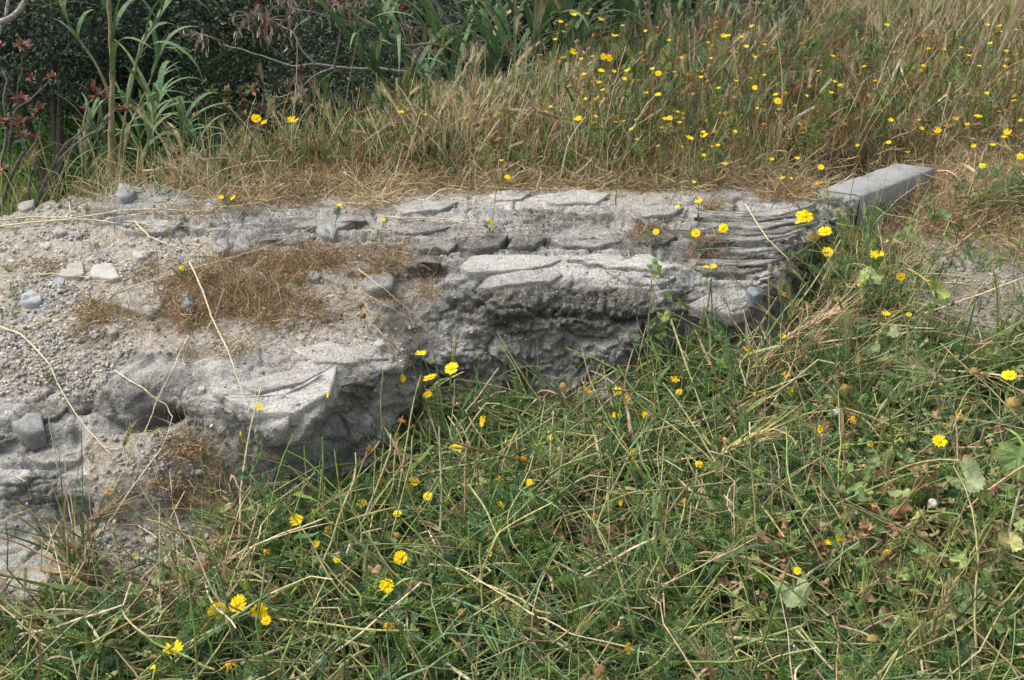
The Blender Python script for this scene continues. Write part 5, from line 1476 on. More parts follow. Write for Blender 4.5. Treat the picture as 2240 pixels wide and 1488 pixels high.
stone('weathered grey block at the far left end of the rear edge', [(38,450),(45,438),(75,440),(72,452),(50,458)], .02, GREYS, rough_=.25)
stone('flat grey stone by the small daisies on the rear edge', [(330,436),(345,428),(370,430),(366,440),(345,442)], .012, BLU)
stone('flat shard below the beige slab with blue tint', [(115,612),(128,604),(142,610),(138,622),(120,622)], .012, (.30, .32, .325))
stone('small blue oval stone at the foot of the layered rock', [(1632,634),(1642,626),(1660,628),(1664,638),(1648,644)], .016, (.20, .24, .27), rough_=.2)
stone('small pale stone in the gully next to grass', [(355,1306),(362,1290),(385,1288),(402,1300),(385,1312)], .03, PAL, rough_=.25)
stone('light stone half buried below the gully gravel', [(405,1318),(430,1302),(462,1305),(470,1325),(435,1330)], .03, (.40, .38, .35), rough_=.25)
stone('round pale stone beside the brown spent heads', [(522,1262),(528,1246),(545,1243),(556,1256),(545,1268)], .03, PAL, rough_=.25)
stone('grey stone half hidden in grass right of the boulder', [(918,932),(925,905),(945,900),(958,915),(955,940)], .05, (.25, .25, .235), rough_=.15)
stone('grey stone at the boulder foot next to yellow daisies', [(795,1112),(808,1096),(835,1098),(842,1110),(815,1120)], .04, BLU, rough_=.2)
stone('flat stone standing on edge in the left gully', [(25,925),(60,905),(90,900),(95,935),(60,945)], .03, (.24, .245, .24), rough_=.2)
stone('small grey stone on brown mat top right', [(795,612),(812,604),(832,606),(830,618),(808,622)], .02, BLU, rough_=.2)
stone('long grey stone lying at the right end of the brown mat', [(790,618),(800,600),(850,596),(862,606),(855,622),(815,630)], .03, (.27, .275, .265), rough_=.25)
stone('oval stone in the boulder gravel, palest of the three', [(820,750),(826,742),(838,742),(842,750),(832,756)], .014, (.45, .44, .41), rough_=.2)
for i, (x, y, r_, d_) in enumerate([(130,505,16,'behind the left straws'),(170,510,12,'right of the first one behind the left straws'),(310,555,20,'beside the forked straw'),(245,720,12,'below the large slab'),(205,735,11,'left of the bent straw'),(660,735,12,'on dust above the boulder'),
        (570,810,9,'on the boulder top'),(615,868,8,'on the pale boulder lip'),(440,848,8,'on the boulder shoulder'),(1020,452,12,'on the ledge top middle'),(690,600,14,'in the brown mat middle'),(330,1180,14,'in the gully gravel'),(245,1225,10,'in the gully beside straw'),
        (1700,468,14,'near the kerb end'),(1130,360,24,'behind the ledge in dry grass'),(460,455,14,'near the two small daisies'),(385,1185,16,'at the gully mouth'),(100,535,13,'on the far left gravel')]):
    m_ = 6; an = np.sort(R.uniform(0, 6.28, 3)); pts_ = [(x + r_ * math.cos(a_) * R.uniform(.7, 1.1), y + r_ * .55 * math.sin(a_) * R.uniform(.7, 1.1)) for a_ in np.linspace(0, 5.3, m_)]
    stone(f"small angular grey stone {d_}", pts_[::-1], r_ * .0011, [GREYS, BLU, PAL][i % 3], rough_=.3)
stone('big pale grey rock beyond the meadow at the right edge', [(2090,160),(2110,120),(2140,98),(2200,88),(2270,95),(2330,130),(2330,175),(2240,185),(2150,182)], .08, (.30, .29, .27), rough_=.10, name='rock', cat='rock', mat=M_ROCK if False else M_STONE)

# broken plates and beds of the rock itself, parts of the rock they belong to
def plate(parent, name, outline, thick, dark_, pale_, dust_=.1):
    o_ = np.array(outline, float); k0 = len(o_)
    dense = []
    for i in range(k0):
        a, b = o_[i], o_[(i + 1) % k0]; m_ = max(1, int(np.hypot(*(b - a)) / 22))
        for q in range(m_): dense.append(a + (b - a) * q / m_ + R.normal(0, 1.6, 2) * (q > 0))
    P = np.array([hit(a, b, .0) for a, b in dense]); k = len(P)
    up = np.array([0, 0, 1.])
    fit = np.linalg.lstsq(np.c_[P[:, :2], np.ones(k)], P[:, 2], rcond=None)[0]      # the plate is plane, the rock under it is not
    zf = np.c_[P[:, :2], np.ones(k)] @ fit
    top = P.copy(); top[:, 2] = .65 * zf + .35 * P[:, 2] + thick * R.uniform(.75, 1.1, k)
    c = top.mean(0)
    r1, r2 = c + (top - c) * .5, c + (top - c) * .93
    r1[:, 2] += R.normal(0, .0015, k); r2[:, 2] += .0012
    lo = c + (top - c) * (1 + R.uniform(-.01, .02, (k, 1))); lo[:, 2] = top[:, 2] - thick * .6
    lo2 = lo.copy(); lo2[:, 2] = np.minimum(P[:, 2], zf) - .02
    rings = [r1, r2, top, lo, lo2]; V = np.concatenate([[c]] + rings)
    F3 = [[0, 1 + j, 1 + (j + 1) % k] for j in range(k)]
    F4 = [[1 + r * k + j, 1 + (r + 1) * k + j, 1 + (r + 1) * k + (j + 1) % k, 1 + r * k + (j + 1) % k] for r in range(4) for j in range(k)]
    return mesh_obj(name, V, [np.array(F3), np.array(F4)], M_ROCK, parent, col=np.tile([dark_, pale_, dust_], (len(V), 1)), smooth=False)
_ob = bpy.data.objects
for ol, th_, dk_, pl_ in [([(1008,552),(1032,532),(1085,520),(1112,530),(1092,549),(1040,558)], .020, .6, .1), ([(1110,548),(1126,528),(1180,518),(1196,530),(1168,551)], .018, .55, .1), ([(1205,524),(1250,508),(1330,514),(1358,534),(1290,548),(1215,543)], .012, .35, .3),
        ([(1240,574),(1300,560),(1420,568),(1475,584),(1440,598),(1330,592)], .010, .0, .85), ([(1325,600),(1400,602),(1478,612),(1455,630),(1370,624)], .010, .2, .6), ([(1008,578),(1060,566),(1180,564),(1228,572),(1195,590),(1110,601),(1028,606)], .012, .0, .8),
        ([(1050,640),(1072,612),(1140,600),(1208,592),(1230,606),(1200,624),(1110,630)], .012, .15, .6), ([(640,502),(700,480),(790,476),(805,492),(720,508)], .012, .3, .3), ([(560,532),(640,518),(692,525),(652,542)], .012, .3, .2), ([(856,456),(930,440),(1002,446),(962,466),(880,470)], .010, .1, .4),
        ([(1175,432),(1260,420),(1335,428),(1302,450),(1200,448)], .010, .1, .75), ([(1070,430),(1130,418),(1165,424),(1140,442),(1085,444)], .010, .0, .7), ([(250,502),(330,486),(402,492),(380,513),(280,517)], .012, .2, .3), ([(840,500),(920,492),(985,500),(950,516),(870,514)], .010, .35, .3),
        ([(1380,455),(1450,445),(1495,458),(1470,480),(1400,478)], .010, .2, .5), ([(905,540),(960,530),(1000,540),(980,556),(920,556)], .014, .4, .2), ([(880,575),(935,568),(965,582),(930,600),(885,596)], .018, .5, .2), ([(1380,520),(1440,512),(1480,524),(1450,540),(1395,538)], .012, .5, .2)]:
    plate(_ob['rock_ledge'], 'slab', ol, th_, dk_, pl_)
plate(_ob['boulder'], 'slab', [(488,884),(560,874),(650,856),(705,826),(738,810),(724,868),(645,916),(560,906)], .014, .0, 1.0, .0)
plate(_ob['boulder'], 'slab', [(520,842),(600,826),(690,806),(720,812),(640,848),(560,866)], .008, .15, .6, .2)
plate(_ob['boulder'], 'slab', [(640,770),(720,752),(800,772),(850,790),(770,800),(690,795)], .008, .1, .7, .2)
plate(_ob['small_boulder'], 'slab', [(1506,676),(1555,650),(1640,656),(1652,672),(1625,694),(1560,694)], .016, .0, .7)
plate(_ob['stepped_rock'], 'slab', [(5,1290),(60,1258),(112,1268),(100,1310),(40,1322)], .016, .0, .7)
plate(_ob['stepped_rock'], 'slab', [(60,1004),(120,990),(180,998),(176,1018),(100,1026)], .012, .2, .4)
plate(_ob['stepped_rock'], 'slab', [(30,905),(95,888),(150,900),(120,925),(60,930)], .014, .45, .2)
for k in range(10):      # thin wavy layers, each stepping down towards the viewer
    y = 466 + k * 13.5; x0 = 1530 - 3 * abs(k - 4) + R.uniform(-14, 14); x1 = 1775 - 3.5 * max(0, k - 3) * 3 + R.uniform(-14, 14); w_ = R.uniform(6, 12)
    xs_ = np.linspace(x0, x1, 8); sag = lambda x: y + 12 * math.sin((x - x0) / (x1 - x0) * 3.0) - (x - x0) * .075 + R.normal(0, 1.3)
    upr = [(x, sag(x)) for x in xs_]; lwr = [(x, y_ + w_ * math.sin(math.pi * (.06 + .88 * i_ / 7)) + 2) for i_, (x, y_) in enumerate(upr)]
    plate(_ob['layered_rock'], 'layer', upr + lwr[::-1], .011, .3 + .25 * (k % 2), .25, .05)

# ---- broken concrete kerb
zt = .385
cA, cB, cD = (at_z(np.array(float(a)), np.array(float(b)), zt) for a, b in ((1789,416),(1881,429),(1969,353)))
ux = (cB - cA); lw = np.linalg.norm(ux); ux = ux / lw
uy = (cD - cA); ll = np.linalg.norm(uy); uy = uy / ll; ll *= .93
kz = .125
kerb = empty('concrete_kerb', cA - [0, 0, kz], 'broken piece of grey concrete kerb lying at the right end of the rock', 'concrete kerb')
o0 = cA - np.array([0, 0, kz])
def kp(a, b, z): return (cA - o0) + ux * (lw * a) + uy * (ll * b) - np.array([0, 0, z])
bv = .008
prof = [(0, kz + .03), (0, bv), (bv / lw, 0), (1 - bv / lw, 0), (1, bv), (1, kz + .03)]
nb_ = 22
V, F4 = [], []
for j in range(nb_):
    b_ = .01 + .99 * j / (nb_ - 1)
    for (a_, z_) in prof:
        V.append(kp(a_, b_, z_) + R.normal(0, .0016, 3))
k_ = len(prof)
for j in range(nb_ - 1):
    for q in range(k_ - 1): F4.append([j * k_ + q, j * k_ + q + 1, (j + 1) * k_ + q + 1, (j + 1) * k_ + q])
F4.append([(nb_ - 1) * k_ + q for q in (0, 1, 4, 5)]); F4.append([(nb_ - 1) * k_ + q for q in (1, 2, 3, 4)])
mesh_obj('concrete_body', np.array(V), np.array(F4), M_CONC, kerb, smooth=False)
# ragged broken end
na, nz_ = 34, 26
A_, Z_ = np.meshgrid(np.linspace(0, 1, na), np.linspace(0, 1, nz_))
q = (cA - o0)[None, None] + ux * (lw * A_[..., None]) - np.array([0, 0, 1.]) * ((kz + .03) * Z_[..., None]) + uy * (ll * .012)
out = (.004 + .05 * Z_ ** .8 + .012 * fbm(q, .03, 3, 301) + .012 * facets(q, .03, 302)[0]) * np.minimum(1, Z_ * 9) * (.4 + .6 * np.minimum(1, np.minimum(A_, 1 - A_) * 8))
q = q - uy * out[..., None]
ij = np.arange(na * nz_).reshape(nz_, na)
mesh_obj('broken_end', q.reshape(-1, 3), np.stack([ij[:-1, :-1], ij[1:, :-1], ij[1:, 1:], ij[:-1, 1:]], -1).reshape(-1, 4), M_BROKEN, kerb)
for (a_, z_, r_) in ((.15,.03,.007),(.3,.018,.009),(.42,.02,.012),(.55,.03,.008),(.2,.06,.008),(.7,.05,.007),(.35,.075,.010),(.8,.02,.007)):
    s = Soup(); s.stamp(PEBB[int(a_ * 10) % 6], kp(a_, 0, z_)[None] - uy * (.012 + .05 * (z_ / kz) ** .8), rot_from(R.normal(size=(1, 3))), np.array([r_]), np.array([[.22, .24, .24]]))
    s.build('aggregate', M_PEB, kerb, smooth=True)

# ---- red petal, snail shells
p = hit(957, 1199, .12)
V = []
for t_ in np.linspace(0, 1, 7):
    w_ = .011 * math.sin(math.pi * (.1 + .8 * t_)) ** .8
    for sg in (-1, 0, 1): V.append([-.019 + .038 * t_, sg * w_, .004 * math.sin(t_ * 3) + .003 * abs(sg)])
F4 = [[a * 3 + h, a * 3 + h + 1, a * 3 + h + 4, a * 3 + h + 3] for a in range(6) for h in (0, 1)]
o = mesh_obj('red_petal', np.array(V), np.array(F4), M_PETAL, col=np.tile([[.50, .03, .06]], (len(V), 1)), loc=p); o.rotation_euler = (.5, .15, .1)
tag(o, 'crimson fallen petal lying in the grass below the boulder', 'petal')
def snail(px, py, sz, lift, label):
    p = hit(px, py, lift); r = sz * .5 * np.linalg.norm(p - [0, 0, CAM_H]) / F
    s = Soup(); th = np.linspace(0, 4.3 * math.pi, 44); g = np.exp(-.13 * th)
    path = np.stack([np.cos(th) * g * .62, np.sin(th) * g * .62, .35 * (1 - g)], -1) * r
    s.tubes(path[None], (g * .46 * r)[None], np.tile([[[.38, .34, .28]]], (1, 44, 1)) * (1 - .25 * (np.sin(th * 1.0) > .7))[None, :, None], 8)
    V, Fs, C = s.data(); o = mesh_obj('snail_shell', V, Fs, M_SHELL, col=C, loc=p); o.rotation_euler = (-.5, .3, px % 6)
    return tag(o, label, 'snail shell', 'small snail shells')
snail(1828, 901, 18, .24, 'white snail shell on a stem left of the orange daisy')
snail(1235, 1412, 24, .12, 'greyish snail shell in the bottom tangle near centre')
snail(464, 932, 13, .04, 'tiny white snail shell in front of the boulder hollow')
snail(2038, 1100, 26, .28, 'pale snail shell among stems at the right')

# ------------------------------------------------------------------ reeds
def blade_mesh_pts(L, w, droop, az, n=9, up=.5):
    """local path of one long leaf"""
    P = strands(np.zeros((1, 3)), np.array([L]), np.array([up]), np.array([droop]), n - 1, az=np.array([az]), wob=.05)
    t = np.linspace(0, 1, n)[None]
    W = w * np.minimum(1, .45 + t * 3) * (1 - t ** 2.2) + .0005
    return P, W
def reed(label, path, wid, nleaf, leafL, leafW, start=.25, c=(.30, .27, .15), lc=None, droop=(1.2, 2.6), azs=None, name='reed', group='giant reeds behind the rock', top_tuft=3):
    path = smooth_path(path, 5); b = path[0]
    t = empty(name, b, label, 'reed', group)
    s = Soup(); tube_soup(s, path - b, wid, wid * .45, np.array(c) * R.uniform(.85, 1.1), np.array(c), 6, nodes=4)
    s.build('cane', M_STRAW, t)
    for i in range(nleaf + top_tuft):
        f = start + (1 - start) * (i / max(1, nleaf)) if i < nleaf else 1.0
        k = min(len(path) - 1, int(f * (len(path) - 1)))
        az = (R.uniform(0, 6.28) if azs is None else azs[i % len(azs)] + R.normal(0, .35))
        s = Soup(); P, W = blade_mesh_pts(leafL * R.uniform(.65, 1.15), leafW * R.uniform(.7, 1.15), R.uniform(*droop), az, up=R.uniform(.2, .7))
        cc = pick(lc if lc is not None else BLUEG * [.85, .92, .85], 1)
        if R.uniform() < .05: cc = pick(STRAW * .8, 1)
        s.ribbons(P, W, grad_col(cc, cc * [1.15, 1.1, .9], P.shape[1]), side=np.array([[-math.sin(az), math.cos(az), .25]]))
        o = s.build('leaf', M_GRASS, t); o.location = [float(v) for v in path[k] - b]
LFT, RGT = math.pi, 0.0
reed('tall pale reed cane standing upright behind the left rock edge', yp([(247,408),(243,340),(244,260),(246,180),(243,90),(238,0),(232,-80),(230,-160)], 4.15), .0125, 8, .42, .012, .45)
reed('reed leaning left from the upright cane with leaves at its tip', yp([(252,404),(245,240),(215,150),(176,92),(150,50),(135,20)], 4.18), .006, 7, .32, .009, .55, azs=[2.4, 3.6, 1.2, 4.4])
reed('reed leaning right behind the left edge with long drooping leaves', yp([(258,400),(270,280),(290,180),(312,90),(345,45),(365,-20)], 4.2), .006, 9, .48, .013, .5, droop=(2.2, 3.4), azs=[0, .8, 3.2, -.6])
reed('thin dry reed crossing behind the upright cane', yp([(262,395),(285,280),(325,185),(345,130)], 4.25), .0045, 4, .3, .009, .5, c=(.38, .28, .16))
reed('reed with broad curving leaves right of the upright cane', yp([(300,398),(320,330),(335,270),(345,225)], 4.3), .005, 7, .36, .011, .1, droop=(1.4, 2.6))
reed('short reed with upright blades at the foot of the left bank', yp([(395,395),(400,340),(402,300),(403,265)], 4.3), .005, 5, .26, .010, .3, droop=(.6, 2.8))
for i, (x, y, hgt) in enumerate([(190,400,90),(225,400,120),(330,398,120),(365,400,100),(270,392,150),(310,395,150),(430,402,80)]):
    reed(['low leafy reed shoot at the left of the reed clump', 'leafy reed shoot just left of the upright cane', 'dense leafy reed shoot right in the clump middle', 'leafy reed shoot near the right side of the clump', 'reed shoot tight behind the upright cane', 'tall leafy reed shoot at the centre of the clump', 'small reed shoot at the right end of the clump'][i],
         yp([(x, y), (x + R.normal(0, 8), y - hgt * .5), (x + R.normal(0, 22), y - hgt)], 4.35 + .04 * i), .004, 10, .28, .0085, .05, droop=(.9, 2.4))
reed('reed bowed left over the meadow edge with a fan of leaves', yp([(1075,330),(1050,220),(1020,140),(960,98),(880,100),(800,92)], [4.9,4.8,4.75,4.7,4.65,4.6]), .007, 10, .5, .013, .45, droop=(1.8, 2.6), azs=[3.4, 3.0, 2.7, 3.8])
reed('second bowed reed under the first with drooping grey leaves', yp([(1090,335),(1040,260),(960,200),(900,185),(840,210)], [4.9,4.8,4.7,4.6,4.55]), .006, 8, .42, .012, .4, droop=(1.6, 2.4), azs=[3.5, 3.1, 2.8, 3.9])
reed('dry arched reed stem curving over behind the rock', yp([(980,235),(1060,200),(1130,187),(1200,190)], [4.7,4.8,4.9,5.0]), .005, 0, .3, .01, .5, c=(.42, .36, .24), top_tuft=0)
reed('dry slanting reed in the dark gap left of the meadow', yp([(1160,250),(1080,140),(1020,50),(990,-10)], 5.6), .010, 4, .45, .012, .4, c=(.26, .23, .17))
reed('second dry slanting reed left of the meadow', yp([(1215,235),(1130,110),(1080,30),(1050,-20)], 5.8), .009, 5, .45, .013, .3, c=(.27, .24, .17))
for i, (x, lean, side) in enumerate([(905,-.25,'left of the bowed reeds'),(960,-.3,'behind the bowed reeds'),(1010,-.2,'where the bowed reeds rise'),(1060,.1,'between the dry slanting reeds'),(1105,-.15,'right of the slanting reeds'),(1150,.15,'at the left corner of the meadow'),(1195,.1,'behind the left corner of the meadow'),(1260,-.1,'under the top left meadow daisies')]):
    Y = float(ybound((x - CX) / F * 4.9)) + .35 + .06 * (i % 3); X = (x - CX) / F * Y
    p0 = np.array([X, Y, float(G(X, Y))]); hg = .75 - p0[2] + .12 * (i % 3)
    reed('leafy green reed ' + side, [p0, p0 + [lean * .25, .02, hg * .55], p0 + [lean, .04, hg]], .007, 13, .50, .014, .25, c=(.2, .23, .12), droop=(.9, 2.5))
PH = ['at the left of the back row', 'beside the top left daisies', 'behind the top daisies', 'right behind the top daisies', 'in the middle of the back row', 'with fresh upright leaves in the back row', 'with a leaning cane in the back row', 'half hidden by straw at top centre', 'over the straw right of top centre', 'at the top right of centre']
for i in range(26):
    x = 1110 + i * 34 + (i > 15) * (i - 15) * 30 + R.normal(0, 12); Y = float(np.interp(x, [1100, 1300, 1500, 1700, 2240], [5.7, 6.1, 6.6, 7.4, 8.9])) + R.uniform(-.3, .5)
    if i < 12: Y = float(ybound((x - CX) / F * 5.3)) + R.uniform(.1, .5)
    p0 = np.array([(x - CX) / F * Y * 1.02, Y, float(G((x - CX) / F * Y, Y))])
    hgt = R.uniform(1.5, 2.3) if x < 1600 else R.uniform(1.2, 2.0); lx = R.normal(0, .18)
    lbl = f"leafy green reed {PH[i // 3]}, {['leftmost', 'middle', 'rightmost'][i % 3]} of three" if i < 25 and i // 3 < 9 else 'leafy green reed at the far right of the back row'
    reed(lbl, [p0, p0 + [lx * .3, .02, hgt * .5], p0 + [lx, .05, hgt]], .009, 18, .62, .017, .2, c=(.22, .24, .12), droop=(.9, 2.6), group='giant reeds beyond the meadow')
    
# ------------------------------------------------------------------ shrubs with red leaf tips, bare branches, bushes
def leaf_tuft(n, L, w, pal, seed, spread=1.0, droop=.9):
    s = Soup(); az = R.uniform(0, 6.28, n)
    P = strands(R.normal(0, L * .12, (n, 3)), R.uniform(.6, 1.1, n) * L, R.uniform(.5, 1.4, n) * spread, R.uniform(.1, droop, n), 4, az=az, wob=.1)
    t = np.linspace(0, 1, 5)[None]
    W = w * np.sin(math.pi * (.08 + .88 * t)) * R.uniform(.8, 1.1, (n, 1)); c = pick(pal, n)
    s.ribbons(P, W, grad_col(c * .9, c * 1.05, 5), side=np.stack([-np.sin(az), np.cos(az), az * 0], -1))
    o = s.build('leaf_cluster', M_LEAF); me = o.data; bpy.data.objects.remove(o); return me
RED = np.array([[.20,.035,.03],[.14,.03,.025],[.18,.07,.03],[.11,.05,.03]]); RG = np.array([[.16,.12,.04],[.10,.14,.05],[.20,.08,.035],[.08,.12,.05]])
TUF = [leaf_tuft(16, .045, .008, np.concatenate([RED, RG[:2]]), 1), leaf_tuft(14, .05, .009, RG, 2), leaf_tuft(20, .05, .008, RED, 3)]
KEYS = []
for sd in range(3):
    s = Soup(); n = 26; o_ = R.normal(0, 1, (n, 3)) * [.055, .05, .035]; 
    P = np.stack([o_, o_ + [0, 0, -.014] + R.normal(0, .003, (n, 3)), o_ + [0, 0, -.030] + R.normal(0, .005, (n, 3))], 1)
    c = pick(np.array([[.38,.32,.24],[.33,.26,.19],[.44,.38,.29],[.27,.18,.12]]), n)
    s.ribbons(P, np.tile([[.0026, .0050, .0014]], (n, 1)), grad_col(c, c, 3), side=R.normal(size=(n, 3)))
    tw = np.stack([np.zeros((n, 3)) + [0, 0, .02], o_ * .5 + [0, 0, .015], o_], 1); s.tubes(tw, np.full((n, 3), .0009), np.tile([[[.30, .22, .18]]], (n, 3, 1)), 3)
    o = s.build('seed_bunch', M_STRAW); KEYS.append(o.data); bpy.data.objects.remove(o)
def woody(name, label, cat, branches, Y, tufts=(), keys=(), c=(.13, .12, .11), group=None, base=None, ts=1.0):
    b = yp([branches[0][0][0]], Y)[0] if base is None else np.array(base)
    t = empty(name, b, label, cat, group)
    for (pts, w0, w1) in branches:
        path = smooth_path(yp(pts, Y, R.uniform(-.12, .12)), 5) - b
        path = path + fbm(path, .06, 2, 77)[:, None] * .006 * np.array([1, 1, .6])
        s = Soup(); tube_soup(s, path, w0, w1, c, np.array(c) * 1.15, 6); s.build('branch', M_BARK, t)
    for (x, y, sc, v) in tufts:
        p = yp([(x, y)], Y + R.uniform(-.05, .05))[0] - b
        place_mesh('leaf_cluster', TUF[v], t, p, np.array([R.normal(0, .3), R.normal(0, .3), 1.]), sc * ts * .78, R.uniform(0, 6.28))
    for (x, y, sc) in keys[::3]:
        p = yp([(x, y)], Y + R.uniform(-.05, .05))[0] - b
        place_mesh('seed_bunch', KEYS[int(x) % 3], t, p, np.array([0, 0, 1.]), sc, R.uniform(0, 6.28))
woody('shrub', 'twisted bare shrub with red leaf tips at the left rock edge', 'shrub',
      [([(70,470),(85,430),(110,375),(150,330),(195,295),(225,280),(252,240)], .009, .003), ([(112,372),(140,320),(180,285),(190,240),(197,222)], .005, .0025), ([(215,285),(218,250),(217,222)], .0035, .002), ([(60,450),(66,400),(74,352),(70,330)], .007, .005), ([(70,345),(95,325),(118,315)], .004, .002), ([(58,340),(85,295),(90,260)], .004, .002)], 3.82,
      [(205,200,1.1,2),(218,212,1.0,2),(228,215,.8,1),(262,240,.8,0),(275,242,.7,2),(120,172,.9,0),(90,240,.9,0),(75,262,.8,1),(50,300,.9,2),(75,305,.8,0),(182,240,.6,0)])
woody('shrub', 'knotty grey shrub with dark red leaves cut by the left frame edge', 'shrub',
      [([(-10,480),(5,440),(20,395),(42,350),(55,320),(45,300)], .009, .004), ([(-5,380),(8,330),(15,280),(8,210),(14,175),(2,150)], .006, .003), ([(15,400),(0,360),(-20,350)], .004, .003), ([(42,235),(40,190),(48,150),(50,118)], .004, .002), ([(28,262),(40,235),(65,220),(85,200),(108,178)], .004, .0018), ([(18,330),(28,262)], .0045, .004)], 3.86,
      [(55,105,.9,1),(50,100,.8,2),(70,172,.7,0),(112,172,.8,1),(45,218,.9,2),(10,268,1.1,2),(25,280,.9,0),(45,268,.8,2),(2,105,.8,0),(12,372,1.0,2),(15,392,.9,1),(60,225,.6,0)])
woody('bare_branch', 'thick pale bare branch curving across the top left corner', 'branch', [([(-30,50),(10,45),(35,30),(52,5),(62,-30)], .014, .011), ([(-10,90),(8,50),(18,0),(20,-30)], .007, .006)], 4.4, c=(.27, .255, .235))
woody('leaning_tree', 'fallen grey branches hung with pale seed bunches in the dark gap', 'tree',
      [([(1130,330),(1065,238),(1000,195),(944,163),(905,120),(869,88),(820,58),(781,37)], .017, .007), ([(1000,220),(930,175),(870,155),(800,150),(740,147),(690,141),(640,144),(580,125),(540,113),(488,98)], .009, .003), ([(688,140),(660,105),(640,72),(605,55)], .006, .003),
       ([(735,148),(690,165),(655,195),(610,214),(585,205),(560,180)], .006, .002), ([(620,130),(595,105),(575,85),(568,60)], .004, .002), ([(900,115),(930,95),(925,60),(905,40)], .006, .003), ([(820,58),(760,45),(700,30),(640,20)], .005, .003), ([(869,88),(880,60),(875,30),(860,0)], .005, .003), ([(1060,200),(1010,90),(960,20),(930,-20)], .012, .008), ([(730,150),(745,60),(720,10),(700,-20)], .005, .004)], 5.3,
      [(570,3,1.2,2),(577,62,.9,0),(855,22,1.3,2),(872,30,1.0,2),(940,58,1.0,2),(932,115,1.1,2),(745,5,1.1,2),(660,150,.7,0),(885,20,1.0,0),(690,12,1.0,2),(760,45,.8,0),(640,165,.8,1),(545,35,.7,0),(1005,75,.7,0)],
      [(552,45,1.2),(580,28,1.3),(560,65,1.1),(585,55,1.2),(600,30,1.1),(475,60,1.1),(440,85,1.0),(480,80,1.0),(610,10,1.0),(640,10,1.1),(860,45,1.3),(890,30,1.2),(875,62,1.1),(840,20,1.1),(905,15,1.2),(940,75,1.1),(960,60,1.0),(755,20,1.1),(720,5,1.1),(700,15,1.0),(815,15,1.2),(785,10,1.2),(770,55,.9),(985,60,1.0),(930,165,.9),(925,130,1.0),(1000,130,.8),(655,180,.8),(520,15,1.0),(740,40,1.0)], c=(.19, .175, .17))
tfs = [(x + R.normal(0, 6), y + R.normal(0, 5), R.uniform(1.0, 1.5), 1) for x in range(425, 690, 34) for y in (205, 232, 262)]
woody('shrub', 'low shrub with reddish green hanging leaves under the grey branches', 'shrub', [([(560,400),(550,300),(520,250),(440,225)], .007, .003), ([(550,310),(600,240),(640,215)], .006, .003), ([(545,320),(570,250),(575,210)], .005, .003)], 5.6, tfs, ts=1.0)

def bush_mesh(nclump, nleaf, seed, pal, leaf=(.042, .0085)):
    r = np.random.default_rng(seed)
    d = r.normal(size=(nclump, 3)); d /= np.linalg.norm(d, axis=1, keepdims=True)
    rad = r.uniform(.35, 1.0, nclump) ** .5
    lump = 1 + .28 * fbm(d, .55, 3, seed)
    c = d * (rad * lump)[:, None]
    cc = np.repeat(c, nleaf, 0); dd = np.repeat(d, nleaf, 0); n = len(cc)
    e = r.normal(size=(n, 3)); e[:, 2] *= .8
    pos = cc + e * .075
    ax = dd * .7 + r.normal(0, .7, (n, 3)) + [0, 0, .35]; ax /= np.linalg.norm(ax, axis=1, keepdims=True)
    sd_ = np.cross(ax, r.normal(size=(n, 3))); sd_ /= np.linalg.norm(sd_, axis=1, keepdims=True) + 1e-9
    L = leaf[0] * r.uniform(.6, 1.2, (n, 1)); W = leaf[1] * r.uniform(.7, 1.2, (n, 1))
    V = np.stack([pos, pos + ax * L * .5 + sd_ * W, pos + ax * L, pos + ax * L * .5 - sd_ * W], 1)
    i = np.arange(n)[:, None] * 4
    col = pal[r.integers(0, len(pal), nclump)] * r.uniform(.75, 1.3, (nclump, 1)); col = np.repeat(col, nleaf, 0) * r.uniform(.8, 1.2, (n, 1))
    o = mesh_obj('foliage', V.reshape(-1, 3), i + np.arange(4)[None], M_FOL, col=np.repeat(col, 4, 0), smooth=False)
    me = o.data; bpy.data.objects.remove(o); return me
OLV = np.array([[.062,.09,.06],[.045,.068,.042],[.085,.115,.082],[.035,.055,.03]]); DKG = np.array([[.028,.05,.018],[.04,.066,.025],[.024,.042,.018]])
BM = [bush_mesh(330, 42, 1, OLV), bush_mesh(330, 42, 2, OLV * .9), bush_mesh(300, 42, 3, OLV * .8 + .01), bush_mesh(260, 40, 4, DKG, (.05, .016))]
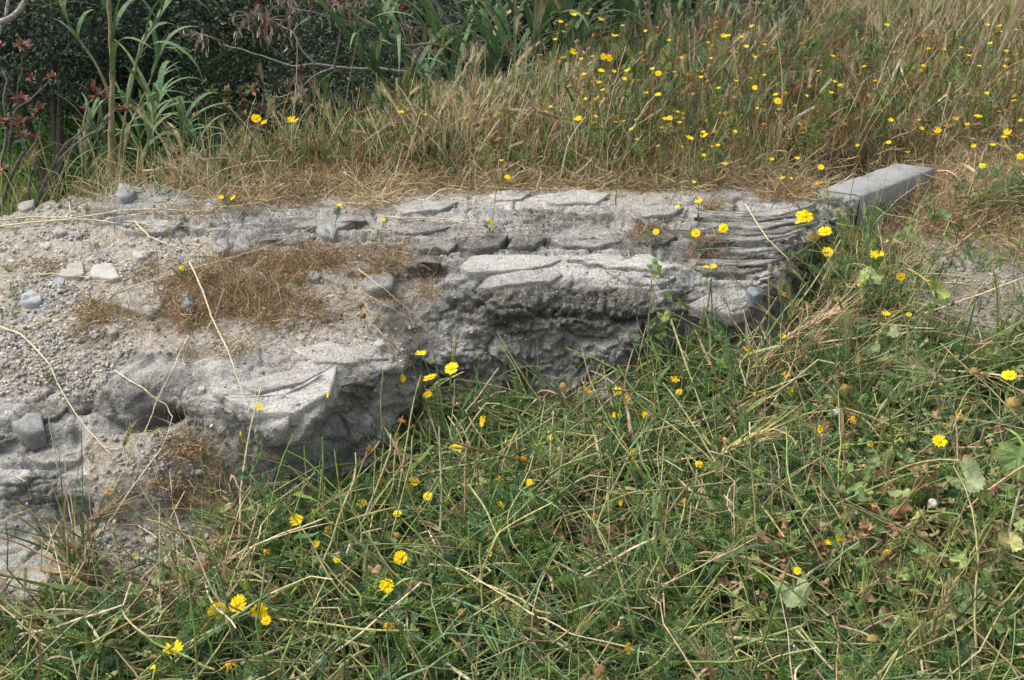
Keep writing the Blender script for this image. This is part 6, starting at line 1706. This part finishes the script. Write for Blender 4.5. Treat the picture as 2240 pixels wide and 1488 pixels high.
BUSH = [('olive grey bush in the top left corner, nearest the frame edge', 30, -50, 7.6, 1.0, 0), ('olive grey bush left of the upright reed', 150, -90, 8.4, 1.2, 1), ('grey green bush right behind the upright reed', 330, -90, 8.8, 1.3, 2),
 ('round grey green bush right of the reeds', 480, 20, 8.2, 1.05, 0), ('silvery bush behind the branches with seed bunches', 690, 100, 7.4, .95, 1), ('dark gap bush between the two silvery bushes', 560, 60, 9.6, 1.3, 3),
 ('dark low bush below the seed bunches', 600, 270, 7.2, .7, 3), ('grey green bush behind the bowed reeds', 860, 110, 8.6, 1.25, 2), ('dark bush left of the meadow reeds', 1040, 90, 8.8, 1.3, 3), ('olive bush beyond the fallen branches', 960, 200, 7.4, .8, 0),
 ('dark shrub above the green gully grass', 200, 40, 9.4, .9, 3), ('dark shrub far behind at the left', 60, -130, 10.5, 1.6, 3), ('tall dark shrub in the top centre behind the reeds', 1200, 0, 10.5, 1.5, 3), ('dark shrub behind the reeds left of top centre', 780, -60, 11, 1.7, 3),
 ('tall dark shrub behind the reeds at top centre right', 1450, -60, 12.2, 1.7, 1), ('dark green shrub behind the far straw', 1750, -80, 12.8, 1.8, 3), ('dark shrub above the far pale rock', 2180, 20, 10.2, 1.0, 3), ('dark shrub at the far right behind the straw', 2050, -60, 12.6, 1.7, 2), ('tall shrub outside the right side of the meadow', 2420, -20, 11.5, 1.7, 3), ('tall grey bush beyond the left frame edge', -140, 60, 8.8, 1.5, 1), ('olive bush high behind the left reeds', 330, -150, 10.6, 1.7, 0), ('low grey bush under the bowed reeds', 780, 250, 6.8, .62, 1)]
for (lb, x, y, Y, r_, v) in BUSH:
    ctr = at_y(np.array(float(x)), np.array(float(y)), Y); gz = float(G(ctr[0], ctr[1])) - .05
    t = empty('bush', (ctr[0], ctr[1], gz), lb, 'bush', 'bushes in the gully and beyond')
    zc = ctr[2] - gz
    o = bpy.data.objects.new('foliage', BM[v]); COL.objects.link(o); o.parent = t; o.location = (0, 0, float(zc)); o.scale = (r_, r_ * .85, r_ * .95); o.rotation_euler = (0, 0, R.uniform(0, 6.28))
    s = Soup()
    for k in range(5):
        a_ = R.uniform(0, 6.28); e_ = np.array([math.cos(a_) * r_ * .5, math.sin(a_) * r_ * .4, zc + r_ * .4])
        tube_soup(s, smooth_path([np.zeros(3), np.array([e_[0] * .3, e_[1] * .3, max(.1, zc * .5)]), e_], 4), .035 * r_, .01 * r_, (.12, .10, .085), m=6)
    s.build('trunk', M_BARK, t)
# green grass in the gully
s = Soup(); n = 16000
x = R.uniform(-5, -.2, n); y = R.uniform(4.4, 9.6, n); ok = y > ybound(x) + .5; x, y = x[ok], y[ok]; n = len(x)
p = np.stack([x, y, G(x, y)], -1)
P = strands(p, R.uniform(.25, .6, n), R.uniform(0, .5, n), R.uniform(.2, 1.4, n), 4, wob=.1)
c = blend([GREEN * [.75, 1.35, .6], GREEN * 1.1, STRAW * .7], [.6, .34, .06], n) * 1.15
s.ribbons(P, taper(n, 5, R.uniform(.003, .007, n), .3), grad_col(c * .8, c * 1.1, 5))
tag(s.build('gully_grass', M_GRASS), kind='stuff')
# fringe of dry and green grasses on the far left edge
s = Soup(); n = 1100
xx = np.concatenate([R.uniform(-2.0, -.3, 450), R.normal(-.62, .22, 650)]); yy = np.interp(xx, Pd[0, :, 0], Pd[0, :, 1]) + R.uniform(.02, .45, n)
p = np.stack([xx, yy, np.maximum(G(xx, yy), -.4)], -1)
P = strands(p, R.uniform(.10, .36, n), R.uniform(0, .6, n), R.uniform(.1, 1.3, n), 6, wob=.09)
c = blend([STRAW, OLIVE, GREEN], [.5, .2, .3], n)
s.ribbons(P, taper(n, 7, R.uniform(.0010, .0026, n), .35), grad_col(c, c * 1.05, 7))
m = R.uniform(size=n) < .06
s.stamp(EARS[1], P[m, -1], rot_from(P[m, -1] - P[m, -2]), R.uniform(.05, .08, m.sum()), c[m])
tag(s.build('edge_grass', M_GRASS), kind='stuff')
